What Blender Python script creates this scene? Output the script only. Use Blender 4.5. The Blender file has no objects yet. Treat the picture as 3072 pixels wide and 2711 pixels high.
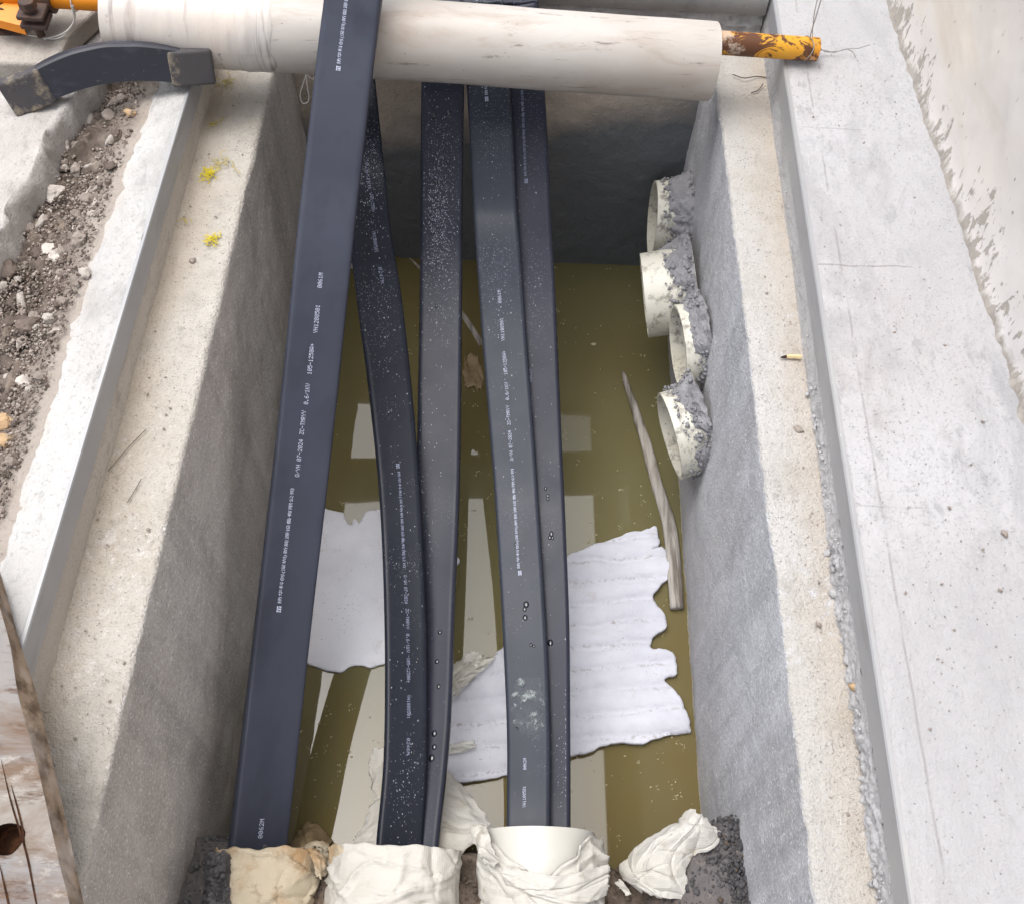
import bpy, math, random
import numpy as np
from mathutils import Matrix, Vector, geometry

S = bpy.context.scene
COL = S.collection
rnd = random.Random(7)
nrs = np.random.RandomState(11)

# ------------------------------------------------------------------ camera
F0, CX, CY = 3000.0, 1536.0, 1355.5
CAMZ = 1.5
dY = np.array([164.0, -4872.0, F0]); dY /= np.linalg.norm(dY)
kk = F0 * F0 / (164.0 ** 2 + 4872.0 ** 2)
dD = np.array([-164 * kk, 4872 * kk, F0]); dD /= np.linalg.norm(dD)
R = np.array([np.cross(dY, -dD), dY, -dD])
CAM = np.array([0, 0, CAMZ])
K = 1.50294


def ray(px, py):
    return R @ np.array([px * K - CX, py * K - CY, F0])


def at(px, py, z):
    r = ray(px, py)
    return CAM + r * ((z - CAMZ) / r[2])


def atx(px, py, x):
    r = ray(px, py)
    return CAM + r * (x / r[0])


def aty(px, py, y):
    r = ray(px, py)
    return CAM + r * (y / r[1])


cam = bpy.data.cameras.new("camera")
co = bpy.data.objects.new("camera", cam)
COL.objects.link(co)
cam.sensor_width = 36
cam.lens = 36 * F0 / 3072
cam.clip_start = 0.05
cam.clip_end = 2000
m4 = Matrix.Identity(4)
for i in range(3):
    m4[i][0] = R[i, 0]; m4[i][1] = -R[i, 1]; m4[i][2] = -R[i, 2]
m4.translation = Vector(CAM)
co.matrix_world = m4
S.camera = co

# ------------------------------------------------------------------ sky, sun, exposure
SUN_EL, SUN_AZ = math.radians(77), math.radians(-62)     # azimuth from +Y towards +X
w = bpy.data.worlds.new("World"); S.world = w; w.use_nodes = True
nt = w.node_tree
bg = nt.nodes["Background"]
sk = nt.nodes.new("ShaderNodeTexSky"); sk.sky_type = 'NISHITA'; sk.sun_disc = False
sk.sun_elevation = SUN_EL; sk.sun_rotation = SUN_AZ
sk.air_density = 1.0; sk.dust_density = 4.0; sk.ozone_density = 1.0
hs = nt.nodes.new("ShaderNodeHueSaturation"); hs.inputs['Saturation'].default_value = 0.35
nt.links.new(sk.outputs[0], hs.inputs['Color'])
nt.links.new(hs.outputs[0], bg.inputs['Color'])
bg.inputs['Strength'].default_value = 0.15
sl = bpy.data.lights.new("sun", 'SUN'); sl.energy = 1.1; sl.angle = math.radians(58); sl.color = (1, 0.985, 0.97)
so = bpy.data.objects.new("sun", sl); COL.objects.link(so)
sd = Vector((math.sin(SUN_AZ) * math.cos(SUN_EL), math.cos(SUN_AZ) * math.cos(SUN_EL), math.sin(SUN_EL)))
so.rotation_euler = sd.to_track_quat('Z', 'Y').to_euler()
so.location = (0, 0, 8)
S.view_settings.view_transform = 'Standard'
S.view_settings.look = 'None'
S.view_settings.gamma = 1
S.view_settings.use_curve_mapping = False
S.view_settings.exposure = 0.88
S.cycles.use_denoising = True
S.cycles.max_bounces = 8

# ------------------------------------------------------------------ noise and mesh helpers


def _h(ix, iy, iz):
    n = (ix * 374761393 + iy * 668265263 + iz * 2147483647 + 1013904223) & 0xFFFFFFFF
    n = ((n ^ (n >> 13)) * 1274126177) & 0xFFFFFFFF
    n = ((n ^ (n >> 16)) * 2246822519) & 0xFFFFFFFF
    return ((n ^ (n >> 15)) & 0xFFFF) / 65535.0


def vnoise(p):
    p = np.asarray(p, float)
    i = np.floor(p).astype(np.int64); f = p - i
    f = f * f * (3 - 2 * f)
    o = 0
    for dx in (0, 1):
        for dy in (0, 1):
            for dz in (0, 1):
                wgt = (f[..., 0] if dx else 1 - f[..., 0]) * (f[..., 1] if dy else 1 - f[..., 1]) * (f[..., 2] if dz else 1 - f[..., 2])
                o = o + wgt * _h(i[..., 0] + dx, i[..., 1] + dy, i[..., 2] + dz)
    return o * 2 - 1


def fbm(p, scale=1.0, octs=4, seed=0):
    p = np.asarray(p, float) * scale + seed * 17.31
    a, o = 1.0, 0.0
    for k in range(octs):
        o = o + a * vnoise(p); p = p * 2.03 + 5.1; a *= 0.5
    return o


def smooth01(x):
    x = np.clip(x, 0, 1); return x * x * (3 - 2 * x)


def mesh(name, V, Fc, mat=None, parent=None, smooth=True, mats=None, midx=None):
    V = np.asarray(V, float)
    if parent is not None:
        V = V - np.array(root_loc(parent))
    me = bpy.data.meshes.new(name)
    me.from_pydata([tuple(v) for v in V], [], [tuple(int(i) for i in f) for f in Fc])
    for m in (mats or ([mat] if mat else [])):
        me.materials.append(m)
    if midx is not None:
        me.polygons.foreach_set('material_index', np.asarray(midx, dtype=np.int32))
    me.polygons.foreach_set('use_smooth', [bool(smooth)] * len(me.polygons))
    me.update()
    o = bpy.data.objects.new(name, me)
    COL.objects.link(o)
    if parent is not None:
        o.parent = parent
    return o


def root_loc(o):
    l = Vector((0, 0, 0))
    while o is not None:
        l = l + o.location; o = o.parent
    return l


def thing(name, label, cat, loc=(0, 0, 0), group=None):
    o = bpy.data.objects.new(name, None); COL.objects.link(o)
    o.location = tuple(loc); o.empty_display_size = 0.05
    return tag(o, label, cat, group)


def tag(o, label, cat, group=None):
    o['label'] = label; o['category'] = cat
    if group: o['group'] = group
    return o


def kind(o, k):
    o['kind'] = k
    return o


def grid_faces(n, m, wrap=False, off=0):
    Fc = []
    mm = m if wrap else m - 1
    for i in range(n - 1):
        for j in range(mm):
            j2 = (j + 1) % m
            Fc.append((off + i * m + j, off + i * m + j2, off + (i + 1) * m + j2, off + (i + 1) * m + j))
    return Fc


def grid_normals(P):
    du = np.gradient(P, axis=0); dv = np.gradient(P, axis=1)
    n = np.cross(du, dv); l = np.linalg.norm(n, axis=-1, keepdims=True); l[l == 0] = 1
    return n / l


def catmull(P, n):
    """resample rows of control points (k, ...) to n samples with a Catmull-Rom curve"""
    P = np.asarray(P, float); k = len(P)
    if k == 2:
        t = np.linspace(0, 1, n).reshape((-1,) + (1,) * (P.ndim - 1))
        return P[0] * (1 - t) + P[1] * t
    ext = np.concatenate([[2 * P[0] - P[1]], P, [2 * P[-1] - P[-2]]])
    ts = np.linspace(0, k - 1 - 1e-9, n); i = ts.astype(int); t = (ts - i).reshape((-1,) + (1,) * (P.ndim - 1))
    a, b, c, d = ext[i], ext[i + 1], ext[i + 2], ext[i + 3]
    return 0.5 * (2 * b + (c - a) * t + (2 * a - 5 * b + 4 * c - d) * t ** 2 + (3 * b - a - 3 * c + d) * t ** 3)


def tube_geo(pts, r, seg=8, cap=True, off=0):
    pts = np.asarray(pts, float); n = len(pts)
    rr = np.full(n, r) if np.isscalar(r) else np.asarray(r, float)
    T = np.gradient(pts, axis=0); T /= np.linalg.norm(T, axis=1, keepdims=True)
    ref = np.array([0, 0, 1.0]) if abs(T[0][2]) < 0.9 else np.array([1.0, 0, 0])
    V = []
    A = np.cross(T[0], ref); A /= np.linalg.norm(A)
    for i in range(n):
        A = A - T[i] * np.dot(A, T[i]); A /= np.linalg.norm(A)
        B = np.cross(T[i], A)
        for j in range(seg):
            a = 2 * math.pi * j / seg
            V.append(pts[i] + rr[i] * (math.cos(a) * A + math.sin(a) * B))
    Fc = grid_faces(n, seg, True, off)
    if cap:
        Fc.append(tuple(off + j for j in range(seg))[::-1])
        Fc.append(tuple(off + (n - 1) * seg + j for j in range(seg)))
    return V, Fc


def tube(name, pts, r, mat, parent=None, seg=8, smooth=True):
    V, Fc = tube_geo(pts, r, seg)
    return mesh(name, V, Fc, mat, parent, smooth)


class Bag:
    """collects geometry that becomes ONE mesh"""
    def __init__(s): s.V = []; s.F = []; s.n = 0
    def add(s, V, Fc):
        o = s.n
        s.V.extend([tuple(v) for v in V]); s.F.extend([tuple(i + o for i in f) for f in Fc]); s.n += len(V)
        return s
    def build(s, name, mat, parent=None, smooth=True): return mesh(name, s.V, s.F, mat, parent, smooth)


def box_geo(P8):
    return P8, [(0, 3, 2, 1), (4, 5, 6, 7), (0, 1, 5, 4), (1, 2, 6, 5), (2, 3, 7, 6), (3, 0, 4, 7)]


def bevel(o, wd, seg=2):
    md = o.modifiers.new("bevel", 'BEVEL'); md.width = wd; md.segments = seg; md.limit_method = 'ANGLE'
    return o


def ico_geo(sub=1):
    import bmesh
    bm = bmesh.new(); bmesh.ops.create_icosphere(bm, subdivisions=sub, radius=1)
    V = np.array([v.co[:] for v in bm.verts]); Fc = [tuple(v.index for v in f.verts) for f in bm.faces]
    bm.free()
    return V, Fc


ICO1, ICO2, ICO3 = ico_geo(1), ico_geo(2), ico_geo(3)


def rock_geo(c, r, seed, ico=ICO2, flat=0.75, rough=0.45):
    V, Fc = ico
    rs = np.random.RandomState(seed)
    s = r * np.array([rs.uniform(.75, 1.3), rs.uniform(.75, 1.2), flat * rs.uniform(.7, 1.1)])
    d = 1 + rough * fbm(V, 1.3, 3, seed % 97)
    # a few cut planes give facets
    P = V * d[:, None]
    for k in range(5):
        nn = rs.normal(size=3); nn /= np.linalg.norm(nn); h = rs.uniform(.55, .85)
        e = P @ nn - h
        P = P - np.where(e > 0, e, 0)[:, None] * nn * 0.9
    a = rs.uniform(0, 6.28); ca, sa = math.cos(a), math.sin(a)
    P = P * s
    P = P @ np.array([[ca, sa, 0], [-sa, ca, 0], [0, 0, 1]])
    return P + np.array(c), Fc


# ------------------------------------------------------------------ materials
def srgb(r, g, b):
    def f(c):
        c /= 255.0
        return c / 12.92 if c <= 0.04045 else ((c + 0.055) / 1.055) ** 2.4
    return (f(r), f(g), f(b), 1)


class MB:
    """small node-material builder on object coordinates"""
    def __init__(s, name, col, rough=0.85, spec=0.4):
        s.m = bpy.data.materials.new(name); s.m.use_nodes = True
        s.t = s.m.node_tree; s.b = s.t.nodes['Principled BSDF']
        s.b.inputs['Roughness'].default_value = rough
        s.b.inputs['Specular IOR Level'].default_value = spec
        s.co = s.t.nodes.new('ShaderNodeTexCoord').outputs['Object']
        s.col = s.rgb(col); s.h = None
    def rgb(s, c):
        n = s.t.nodes.new('ShaderNodeRGB'); n.outputs[0].default_value = (c[0], c[1], c[2], 1); return n.outputs[0]
    def coord(s, st):
        if st is None: return s.co
        n = s.t.nodes.new('ShaderNodeMapping'); s.t.links.new(s.co, n.inputs[0]); n.inputs['Scale'].default_value = st
        return n.outputs[0]
    def noise(s, scale, det=5, st=None, rough=.6, dist=0):
        n = s.t.nodes.new('ShaderNodeTexNoise'); s.t.links.new(s.coord(st), n.inputs['Vector'])
        n.inputs['Scale'].default_value = scale; n.inputs['Detail'].default_value = det
        n.inputs['Roughness'].default_value = rough; n.inputs['Distortion'].default_value = dist
        return n.outputs['Fac']
    def voro(s, scale, st=None, feat='F1'):
        n = s.t.nodes.new('ShaderNodeTexVoronoi'); s.t.links.new(s.coord(st), n.inputs['Vector'])
        n.feature = feat; n.inputs['Scale'].default_value = scale
        return n.outputs['Distance']
    def rng(s, v, lo, hi, a=0.0, b=1.0):
        n = s.t.nodes.new('ShaderNodeMapRange'); s.t.links.new(v, n.inputs[0])
        for k, x in zip((1, 2, 3, 4), (lo, hi, a, b)): n.inputs[k].default_value = x
        return n.outputs[0]
    def math(s, op, a, b):
        n = s.t.nodes.new('ShaderNodeMath'); n.operation = op
        for k, x in ((0, a), (1, b)):
            if isinstance(x, (int, float)): n.inputs[k].default_value = x
            else: s.t.links.new(x, n.inputs[k])
        return n.outputs[0]
    def xyz(s, k):
        n = s.t.nodes.new('ShaderNodeSeparateXYZ'); s.t.links.new(s.co, n.inputs[0]); return n.outputs[k]
    def mix(s, fac, c2):
        n = s.t.nodes.new('ShaderNodeMix'); n.data_type = 'RGBA'
        if isinstance(fac, (int, float)): n.inputs[0].default_value = fac
        else: s.t.links.new(fac, n.inputs[0])
        s.t.links.new(s.col, n.inputs[6])
        if isinstance(c2, tuple): n.inputs[7].default_value = (c2[0], c2[1], c2[2], 1)
        else: s.t.links.new(c2, n.inputs[7])
        s.col = n.outputs[2]; return s
    def var(s, scale, c2, lo=.4, hi=.7, fac=1.0, st=None, det=5, rough=.6, dist=0):
        return s.mix(s.rng(s.noise(scale, det, st, rough, dist), lo, hi, 0, fac), c2)
    def specks(s, scale, c2, thr=.15, fac=1.0, gate=None, st=None):
        f = s.rng(s.voro(scale, st), thr, thr * .6, 0, fac)
        if gate: f = s.math('MULTIPLY', f, s.rng(s.noise(gate[0], 3), gate[1], gate[2]))
        return s.mix(f, c2)
    def bump(s, h, strength=.5, dist=.003):
        n = s.t.nodes.new('ShaderNodeBump'); n.inputs['Strength'].default_value = strength; n.inputs['Distance'].default_value = dist
        s.t.links.new(h, n.inputs['Height'])
        if s.h is not None: s.t.links.new(s.h, n.inputs['Normal'])
        s.h = n.outputs[0]; return s
    def roughvar(s, scale, lo, hi, a, b, st=None):
        s.t.links.new(s.rng(s.noise(scale, 4, st), lo, hi, a, b), s.b.inputs['Roughness']); return s
    def done(s):
        s.t.links.new(s.col, s.b.inputs['Base Color'])
        if s.h is not None: s.t.links.new(s.h, s.b.inputs['Normal'])
        return s.m


def trench_mat(name, ledge, ledge2, wall, wall2, damp, zd0, zd1, ochre_x=None, rust=None):
    b = MB(name, wall, .9, .3)
    # rendered wall: vertical trowel streaks, grain, damp foot
    b.var(2.2, wall2, .38, .68, .9, (1, 1.0, .35), 6)
    b.var(8, tuple(c * .55 for c in wall[:3]), .47, .70, .75, (1, 1.3, .13), 5)
    b.var(5, tuple(min(1, c * 1.45) for c in wall[:3]), .55, .78, .6, (1, 1, .3), 5, .6, 1.0)
    b.var(150, tuple(c * .45 for c in wall[:3]), .52, .68, .45, None, 3)
    b.var(210, tuple(min(1, c * 1.9) for c in wall[:3]), .56, .68, .6, None, 2)
    zn = b.math('ADD', b.xyz(2), b.rng(b.noise(4, 5), 0, 1, -.22, .22))
    b.mix(b.rng(zn, zd1, zd0, 0, .9), damp)
    # thin pale scum line just above the water
    zl = b.math('ABSOLUTE', b.math('ADD', b.xyz(2), .777), 0.0)
    b.mix(b.math('MULTIPLY', b.rng(zl, .009, .004, 0, .85), b.rng(b.noise(14, 3), .35, .5)), srgb(206, 200, 182))
    wallcol = b.col
    b.col = b.rgb(ledge)
    b.var(3, ledge2, .4, .68, .9, None, 6)
    b.var(14, tuple(c * .72 for c in ledge[:3]), .52, .75, .6, None, 6, .65)
    b.var(45, tuple(c * .6 for c in ledge[:3]), .6, .72, .5, None, 4)
    b.var(190, tuple(c * .55 for c in ledge[:3]), .58, .70, .5, None, 3)
    b.specks(95, tuple(c * .30 for c in ledge[:3]), .20, .75, (6, .44, .62))
    b.specks(170, tuple(c * .40 for c in ledge[:3]), .24, .65, (9, .42, .60))
    if ochre_x:
        x0, x1 = ochre_x
        xn = b.math('ADD', b.xyz(0), b.rng(b.noise(7, 4), 0, 1, -.05, .05))
        b.mix(b.rng(xn, x0, x1, 0, .30), srgb(176, 150, 114))
    ledgecol = b.col
    zm = b.math('ADD', b.xyz(2), b.rng(b.noise(60, 4), 0, 1, -.012, .012))
    b.col = wallcol
    b.mix(b.rng(zm, -.010, -.004), ledgecol)
    b.bump(b.noise(240, 3), .9, .005)
    b.bump(b.noise(70, 5), .6, .008)
    return b.done()


L_WALL = trench_mat("left_trench_render", srgb(184, 178, 168), srgb(194, 190, 184), srgb(206, 202, 197), srgb(194, 184, 178), srgb(128, 124, 116), -.80, -.34, (-.62, -.70))
R_WALL = trench_mat("right_trench_render", srgb(186, 182, 176), srgb(197, 195, 193), srgb(206, 207, 212), srgb(184, 181, 182), srgb(164, 162, 164), -.85, -.50, (.47, .545))


def concrete(name, c1, c2, c3, seed=0, pits=True):
    b = MB(name, c1, .88, .3)
    b.var(2.6 + seed, c2, .4, .66, .9, None, 6)
    b.var(11, c3, .55, .75, .75, (1, .5, 1), 6, .65, .8)
    b.var(38, tuple(c * .75 for c in c1[:3]), .6, .74, .5, None, 5)
    b.var(150, tuple(c * .5 for c in c1[:3]), .57, .70, .6, None, 3)
    b.var(70, tuple(c * .68 for c in c1[:3]), .58, .68, .55, (1, .6, 1), 4)
    b.var(6, tuple(c * .62 for c in c1[:3]), .52, .66, .6, (1, .4, 1), 7, .72, .5)
    b.var(28, tuple(c * .58 for c in c1[:3]), .58, .66, .6, (.8, .3, 1), 6, .72)
    b.var(1.1, tuple(c * .84 for c in c1[:3]), .48, .62, .7, None, 4)
    if pits:
        b.specks(70, tuple(c * .35 for c in c1[:3]), .13, .75, (5, .45, .6))
    b.bump(b.noise(190, 4), .7, .004).bump(b.noise(24, 5), .4, .006)
    return b.done()


WHITE_CONC = concrete("pale_kerb_concrete", srgb(187, 186, 188), srgb(178, 175, 175), srgb(154, 149, 147))
LKERB_CONC = concrete("left_kerb_concrete", srgb(190, 189, 187), srgb(181, 178, 176), srgb(160, 156, 152), 1)
_t = LKERB_CONC.node_tree
_b = MB.__new__(MB); _b.m = LKERB_CONC; _b.t = _t; _b.b = _t.nodes['Principled BSDF']
_b.co = [n for n in _t.nodes if n.type == 'TEX_COORD'][0].outputs['Object']; _b.h = None
_b.col = _b.b.inputs['Base Color'].links[0].from_socket
_x = _b.math('ADD', _b.xyz(0), _b.rng(_b.noise(9, 5), 0, 1, -.05, .05))
_b.mix(_b.rng(_x, -.062, -.105, 0, .9), srgb(184, 174, 164)); _b.done()
RISER_CONC = concrete("kerb_riser_concrete", srgb(192, 185, 176), srgb(182, 175, 166), srgb(160, 153, 144), 2)
MORTAR = concrete("grey_mortar", srgb(184, 182, 182), srgb(172, 170, 170), srgb(150, 147, 146), 3, False)
DARK_MORTAR = concrete("grey_wet_mortar", srgb(150, 149, 152), srgb(122, 121, 125), srgb(92, 91, 95), 4, False)
SLAB = concrete("rough_slab_concrete", srgb(184, 180, 176), srgb(168, 163, 158), srgb(142, 136, 131), 5)
BLOCK = concrete("block_concrete", srgb(176, 169, 160), srgb(164, 157, 148), srgb(146, 138, 130), 6)

b = MB("back_wall_render", srgb(190, 177, 164), .75, .4)
b.var(3, srgb(166, 154, 142), .4, .66, .9, None, 5)
b.var(7, srgb(206, 190, 172), .56, .75, .7, (1, 1, .4), 5)
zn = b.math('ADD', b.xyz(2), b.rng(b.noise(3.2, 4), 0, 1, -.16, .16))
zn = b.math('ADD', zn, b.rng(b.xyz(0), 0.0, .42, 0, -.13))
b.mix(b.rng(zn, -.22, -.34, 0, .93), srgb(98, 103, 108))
b.specks(120, srgb(60, 55, 50), .2, .6, (6, .4, .6))
b.bump(b.noise(60, 6, None, .65), .7, .007).bump(b.noise(160, 3), .4, .003)
BACK_WALL = b.done()

b = MB("galvanised_steel", srgb(158, 158, 160), .5, .5)
b.b.inputs['Metallic'].default_value = 0.25
b.var(6, srgb(170, 169, 168), .4, .7, .8, None, 5)
b.var(22, srgb(138, 137, 136), .55, .72, .6, (1, .25, 1), 5)
b.specks(60, srgb(205, 203, 200), .12, .7, (6, .5, .65))
STEEL = b.done()
_b = MB.__new__(MB); _b.m = WHITE_CONC; _b.t = WHITE_CONC.node_tree; _b.b = _b.t.nodes['Principled BSDF']
_b.co = [n for n in _b.t.nodes if n.type == 'TEX_COORD'][0].outputs['Object']; _b.h = None
_b.col = _b.b.inputs['Base Color'].links[0].from_socket
for _y0, _xm, _fc in ((.865, .13, .35), (.49, .16, .55), (-.02, .10, .3)):
    _l = _b.math('ABSOLUTE', _b.math('ADD', _b.math('ADD', _b.xyz(1), -_y0), _b.rng(_b.noise(12, 4), 0, 1, -.006, .006)), 0)
    _l = _b.math('MULTIPLY', _b.rng(_l, .0024, .0008, 0, _fc), _b.rng(_b.xyz(0), _xm + .02, _xm))
    _b.mix(_b.math('MULTIPLY', _l, _b.rng(_b.noise(30, 4), .36, .5)), srgb(120, 114, 110))
_l = _b.math('ADD', _b.math('ADD', _b.xyz(0), _b.math('MULTIPLY', _b.xyz(1), -.0155)), _b.rng(_b.noise(5, 4), 0, 1, -.006, .006))
_l = _b.math('ABSOLUTE', _b.math('ADD', _l, -.033), 0)
_b.mix(_b.math('MULTIPLY', _b.rng(_l, .003, .0008, 0, .45), _b.rng(_b.noise(9, 4), .42, .56)), srgb(128, 122, 118))
_b.done()

b = MB("building_wall_paint", srgb(212, 207, 204), .8, .3)
b.var(1.6, srgb(222, 213, 200), .4, .7, .9, (1, .6, 1), 5)
b.var(4, srgb(192, 174, 146), .56, .78, .5, (1, .5, .8), 5, .6, 1.2)
sz = b.rng(b.math('ADD', b.xyz(2), b.rng(b.noise(9, 4), 0, 1, -.10, .10)), .04, .21, .14, -.12)
sp = b.rng(b.math('ADD', b.math('ADD', b.noise(56, 6, (1, .8, .42), .68, .3), sz), b.rng(b.noise(5, 2), .3, .7, -.03, .09)), .64, .68, 0, .8)
b.mix(sp, srgb(152, 144, 132))
ft = b.rng(b.math('ADD', b.xyz(2), b.rng(b.noise(40, 5), 0, 1, -.022, .022)), .068, .052, 0, .9)
b.mix(ft, srgb(158, 151, 142))
b.var(70, srgb(120, 112, 98), .66, .72, .5, (1, 1, .4), 4)
b.specks(30, srgb(130, 118, 104), .07, .8, (3, .45, .6), (1, 1, .5))
b.bump(b.noise(14, 5), .3, .004).bump(sp, .6, .004)
BUILD_WALL = b.done()

b = MB("dirt_soil", srgb(98, 86, 76), .95, .2)
b.var(5, srgb(132, 116, 100), .42, .64, .9, None, 6)
b.var(17, srgb(66, 60, 56), .5, .7, .85, None, 6)
b.var(60, srgb(150, 138, 128), .6, .75, .6, None, 4)
b.bump(b.noise(120, 5, None, .7), .8, .006)
SOIL = b.done()

b = MB("rubble_dirt", srgb(120, 108, 99), .95, .2)
# pale cement dust close to the kerb, dark dirt farther away
xn = b.math('ADD', b.xyz(0), b.rng(b.noise(6, 5), 0, 1, -.10, .10))
b.var(6, srgb(82, 73, 67), .42, .62, .9, None, 6)
b.var(22, srgb(146, 133, 121), .52, .68, .8, None, 6)
b.var(2.2, srgb(176, 160, 142), .55, .7, .8, None, 5)
b.mix(b.rng(xn, -.855, -.79, 0, .9), srgb(168, 159, 150))
b.var(90, srgb(90, 82, 76), .6, .74, .6, None, 4)
b.bump(b.noise(110, 5, None, .7), .8, .006)
RUBBLE = b.done()

b = MB("trench_soil", srgb(104, 92, 82), .95, .2)
b.var(6, srgb(136, 120, 104), .42, .64, .9, None, 6)
b.var(9, srgb(150, 112, 74), .58, .72, .7, None, 5)
b.var(22, srgb(70, 63, 58), .48, .66, .85, None, 6)
b.mix(b.rng(b.math('ADD', b.xyz(0), b.rng(b.noise(9, 4), 0, 1, -.08, .08)), .27, .36, 0, .85), srgb(112, 109, 110))
b.mix(b.rng(b.math('ADD', b.xyz(0), b.rng(b.noise(9, 4), 0, 1, -.06, .06)), -.42, -.48, 0, .85), srgb(92, 90, 90))
b.var(60, srgb(150, 138, 128), .58, .72, .6, None, 4)
b.bump(b.noise(120, 5, None, .7), .9, .008)
SOIL_BANK = b.done()

def stone_mat(name, c, c2):
    b = MB(name, c, .92, .25)
    b.var(30, c2, .42, .66, .9, None, 5).var(120, tuple(x * .6 for x in c[:3]), .58, .74, .5, None, 3)
    b.bump(b.noise(150, 4), .6, .003)
    return b.done()

STONE_PALE = stone_mat("pale_stone", srgb(196, 188, 180), srgb(168, 160, 152))
STONE_GREY = stone_mat("grey_stone", srgb(160, 149, 140), srgb(130, 120, 112))
STONE_DARK = stone_mat("dark_stone", srgb(116, 104, 96), srgb(88, 78, 72))
STONE_TAN = stone_mat("tan_stone", srgb(186, 158, 124), srgb(150, 122, 92))
CLOD = stone_mat("soil_clod", srgb(92, 80, 70), srgb(72, 64, 58))
CLOD_GREY = stone_mat("grey_clod", srgb(86, 84, 86), srgb(66, 64, 66))


def cable_mat(name, c, specks, wet):
    b = MB(name, c, .34, .16)
    b.var(3.5, tuple(x * 1.25 for x in c[:3]), .4, .7, .8, None, 4)
    b.var(16, tuple(x * .8 for x in c[:3]), .5, .7, .7, (1, .2, 1), 5)
    if specks > 0:
        b.specks(120, srgb(190, 192, 200), .17, .75 * specks, (3.0, .50, .62))
        b.specks(210, srgb(170, 172, 182), .22, .75 * specks, (4.2, .48, .60))
        b.specks(34, srgb(205, 205, 210), .075, .8 * specks, (2, .42, .6))
        b.var(26, srgb(112, 114, 122), .66, .74, .6 * specks, (1, .5, 1), 6, .7, 1.5)
    b.roughvar(5, .35, .7, .24 if wet else .30, .42)
    b.bump(b.noise(8, 3), .15, .004)
    return b.done()


CAB = [cable_mat("cable_sheath_clean", srgb(56, 59, 70), 0, False),
       cable_mat("cable_sheath_speckled", srgb(32, 35, 44), .5, True),
       cable_mat("cable_sheath_dusty", srgb(43, 45, 55), .5, True),
       cable_mat("cable_sheath_scuffed", srgb(50, 54, 63), .45, True),
       cable_mat("cable_sheath_dark", srgb(43, 45, 56), .3, True)]
SPECK = MB("pale_dust", srgb(148, 151, 164), .8, .2).done()
PRINT = MB("white_print", srgb(180, 186, 206), .6, .3).done()
PRINT_DIM = MB("faded_print", srgb(132, 138, 160), .6, .3).done()

b = MB("white_plastic_pipe", srgb(190, 185, 179), .42, .5)
b.var(5, srgb(176, 167, 158), .42, .68, .9, (.5, 1, 1), 5)
b.var(12, srgb(160, 143, 128), .54, .72, .75, (.22, 1, 1), 6, .7, 1.2)
b.var(34, srgb(112, 100, 92), .62, .70, .75, (.3, 1, 1), 6, .72)
b.var(90, srgb(120, 108, 100), .64, .69, .8, (.05, 1, 1), 4, .7)
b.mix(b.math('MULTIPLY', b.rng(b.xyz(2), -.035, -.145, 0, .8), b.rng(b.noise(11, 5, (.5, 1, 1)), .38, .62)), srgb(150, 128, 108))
b.specks(42, srgb(96, 88, 82), .07, .8, (5, .45, .6), (.6, 1, 1))
b.bump(b.noise(7, 4), .15, .004)
PIPE_WHITE = b.done()

b = MB("conduit_plastic", srgb(210, 207, 194), .45, .5)
b.var(7, srgb(194, 187, 168), .45, .7, .9, None, 5)
b.var(26, srgb(120, 114, 106), .52, .63, .85, None, 6, .72)
b.specks(90, srgb(90, 86, 82), .2, .8, (8, .48, .6))
b.bump(b.noise(90, 4), .3, .002)
CONDUIT = b.done()
b = MB("conduit_plastic_clean", srgb(196, 194, 187), .35, .5)
b.var(5, srgb(186, 183, 172), .4, .7, .9, None, 4)
b.specks(60, srgb(150, 146, 138), .1, .8, (9, .5, .62))
CONDUIT_CLEAN = b.done()

b = MB("yellow_painted_steel", srgb(216, 156, 38), .5, .5)
b.var(9, srgb(205, 120, 22), .4, .65, .7, None, 5)
b.var(22, srgb(84, 46, 26), .475, .505, .97, (.7, 1, 1), 6, .70, 1.0)
b.var(13, srgb(186, 168, 150), .58, .64, .85, None, 6, .72)
b.bump(b.noise(30, 5), .4, .003)
YELLOW = b.done()
b = MB("yellow_paint_whole", srgb(232, 142, 22), .45, .5)
b.var(9, srgb(214, 120, 18), .4, .65, .7, None, 5)
b.var(24, srgb(96, 50, 26), .66, .70, .9, (.7, 1, 1), 6, .68)
YELLOW_CLEAN = b.done()
b = MB("rusty_steel", srgb(72, 56, 50), .7, .4)
b.var(22, srgb(104, 72, 52), .48, .66, .9, None, 6).var(50, srgb(52, 46, 46), .5, .7, .8)
b.bump(b.noise(80, 4), .4, .002)
RUST = b.done()

b = MB("black_plastic", srgb(42, 44, 54), .5, .5)
b.var(14, srgb(76, 78, 90), .52, .70, .8, (.4, 1, 1.4), 6)
b.var(60, srgb(120, 118, 118), .62, .68, .6, (.15, 1, 1), 5, .7)
b.specks(80, srgb(150, 146, 140), .09, .7, (8, .48, .6))
BLACK_PL = b.done()
b = MB("black_plastic_muddy", srgb(74, 71, 73), .8, .4)
b.var(16, srgb(62, 60, 64), .45, .62, .9, None, 6)
b.var(13, srgb(168, 155, 132), .50, .64, .8, None, 6, .72)
MUD_PL = b.done()

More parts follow.
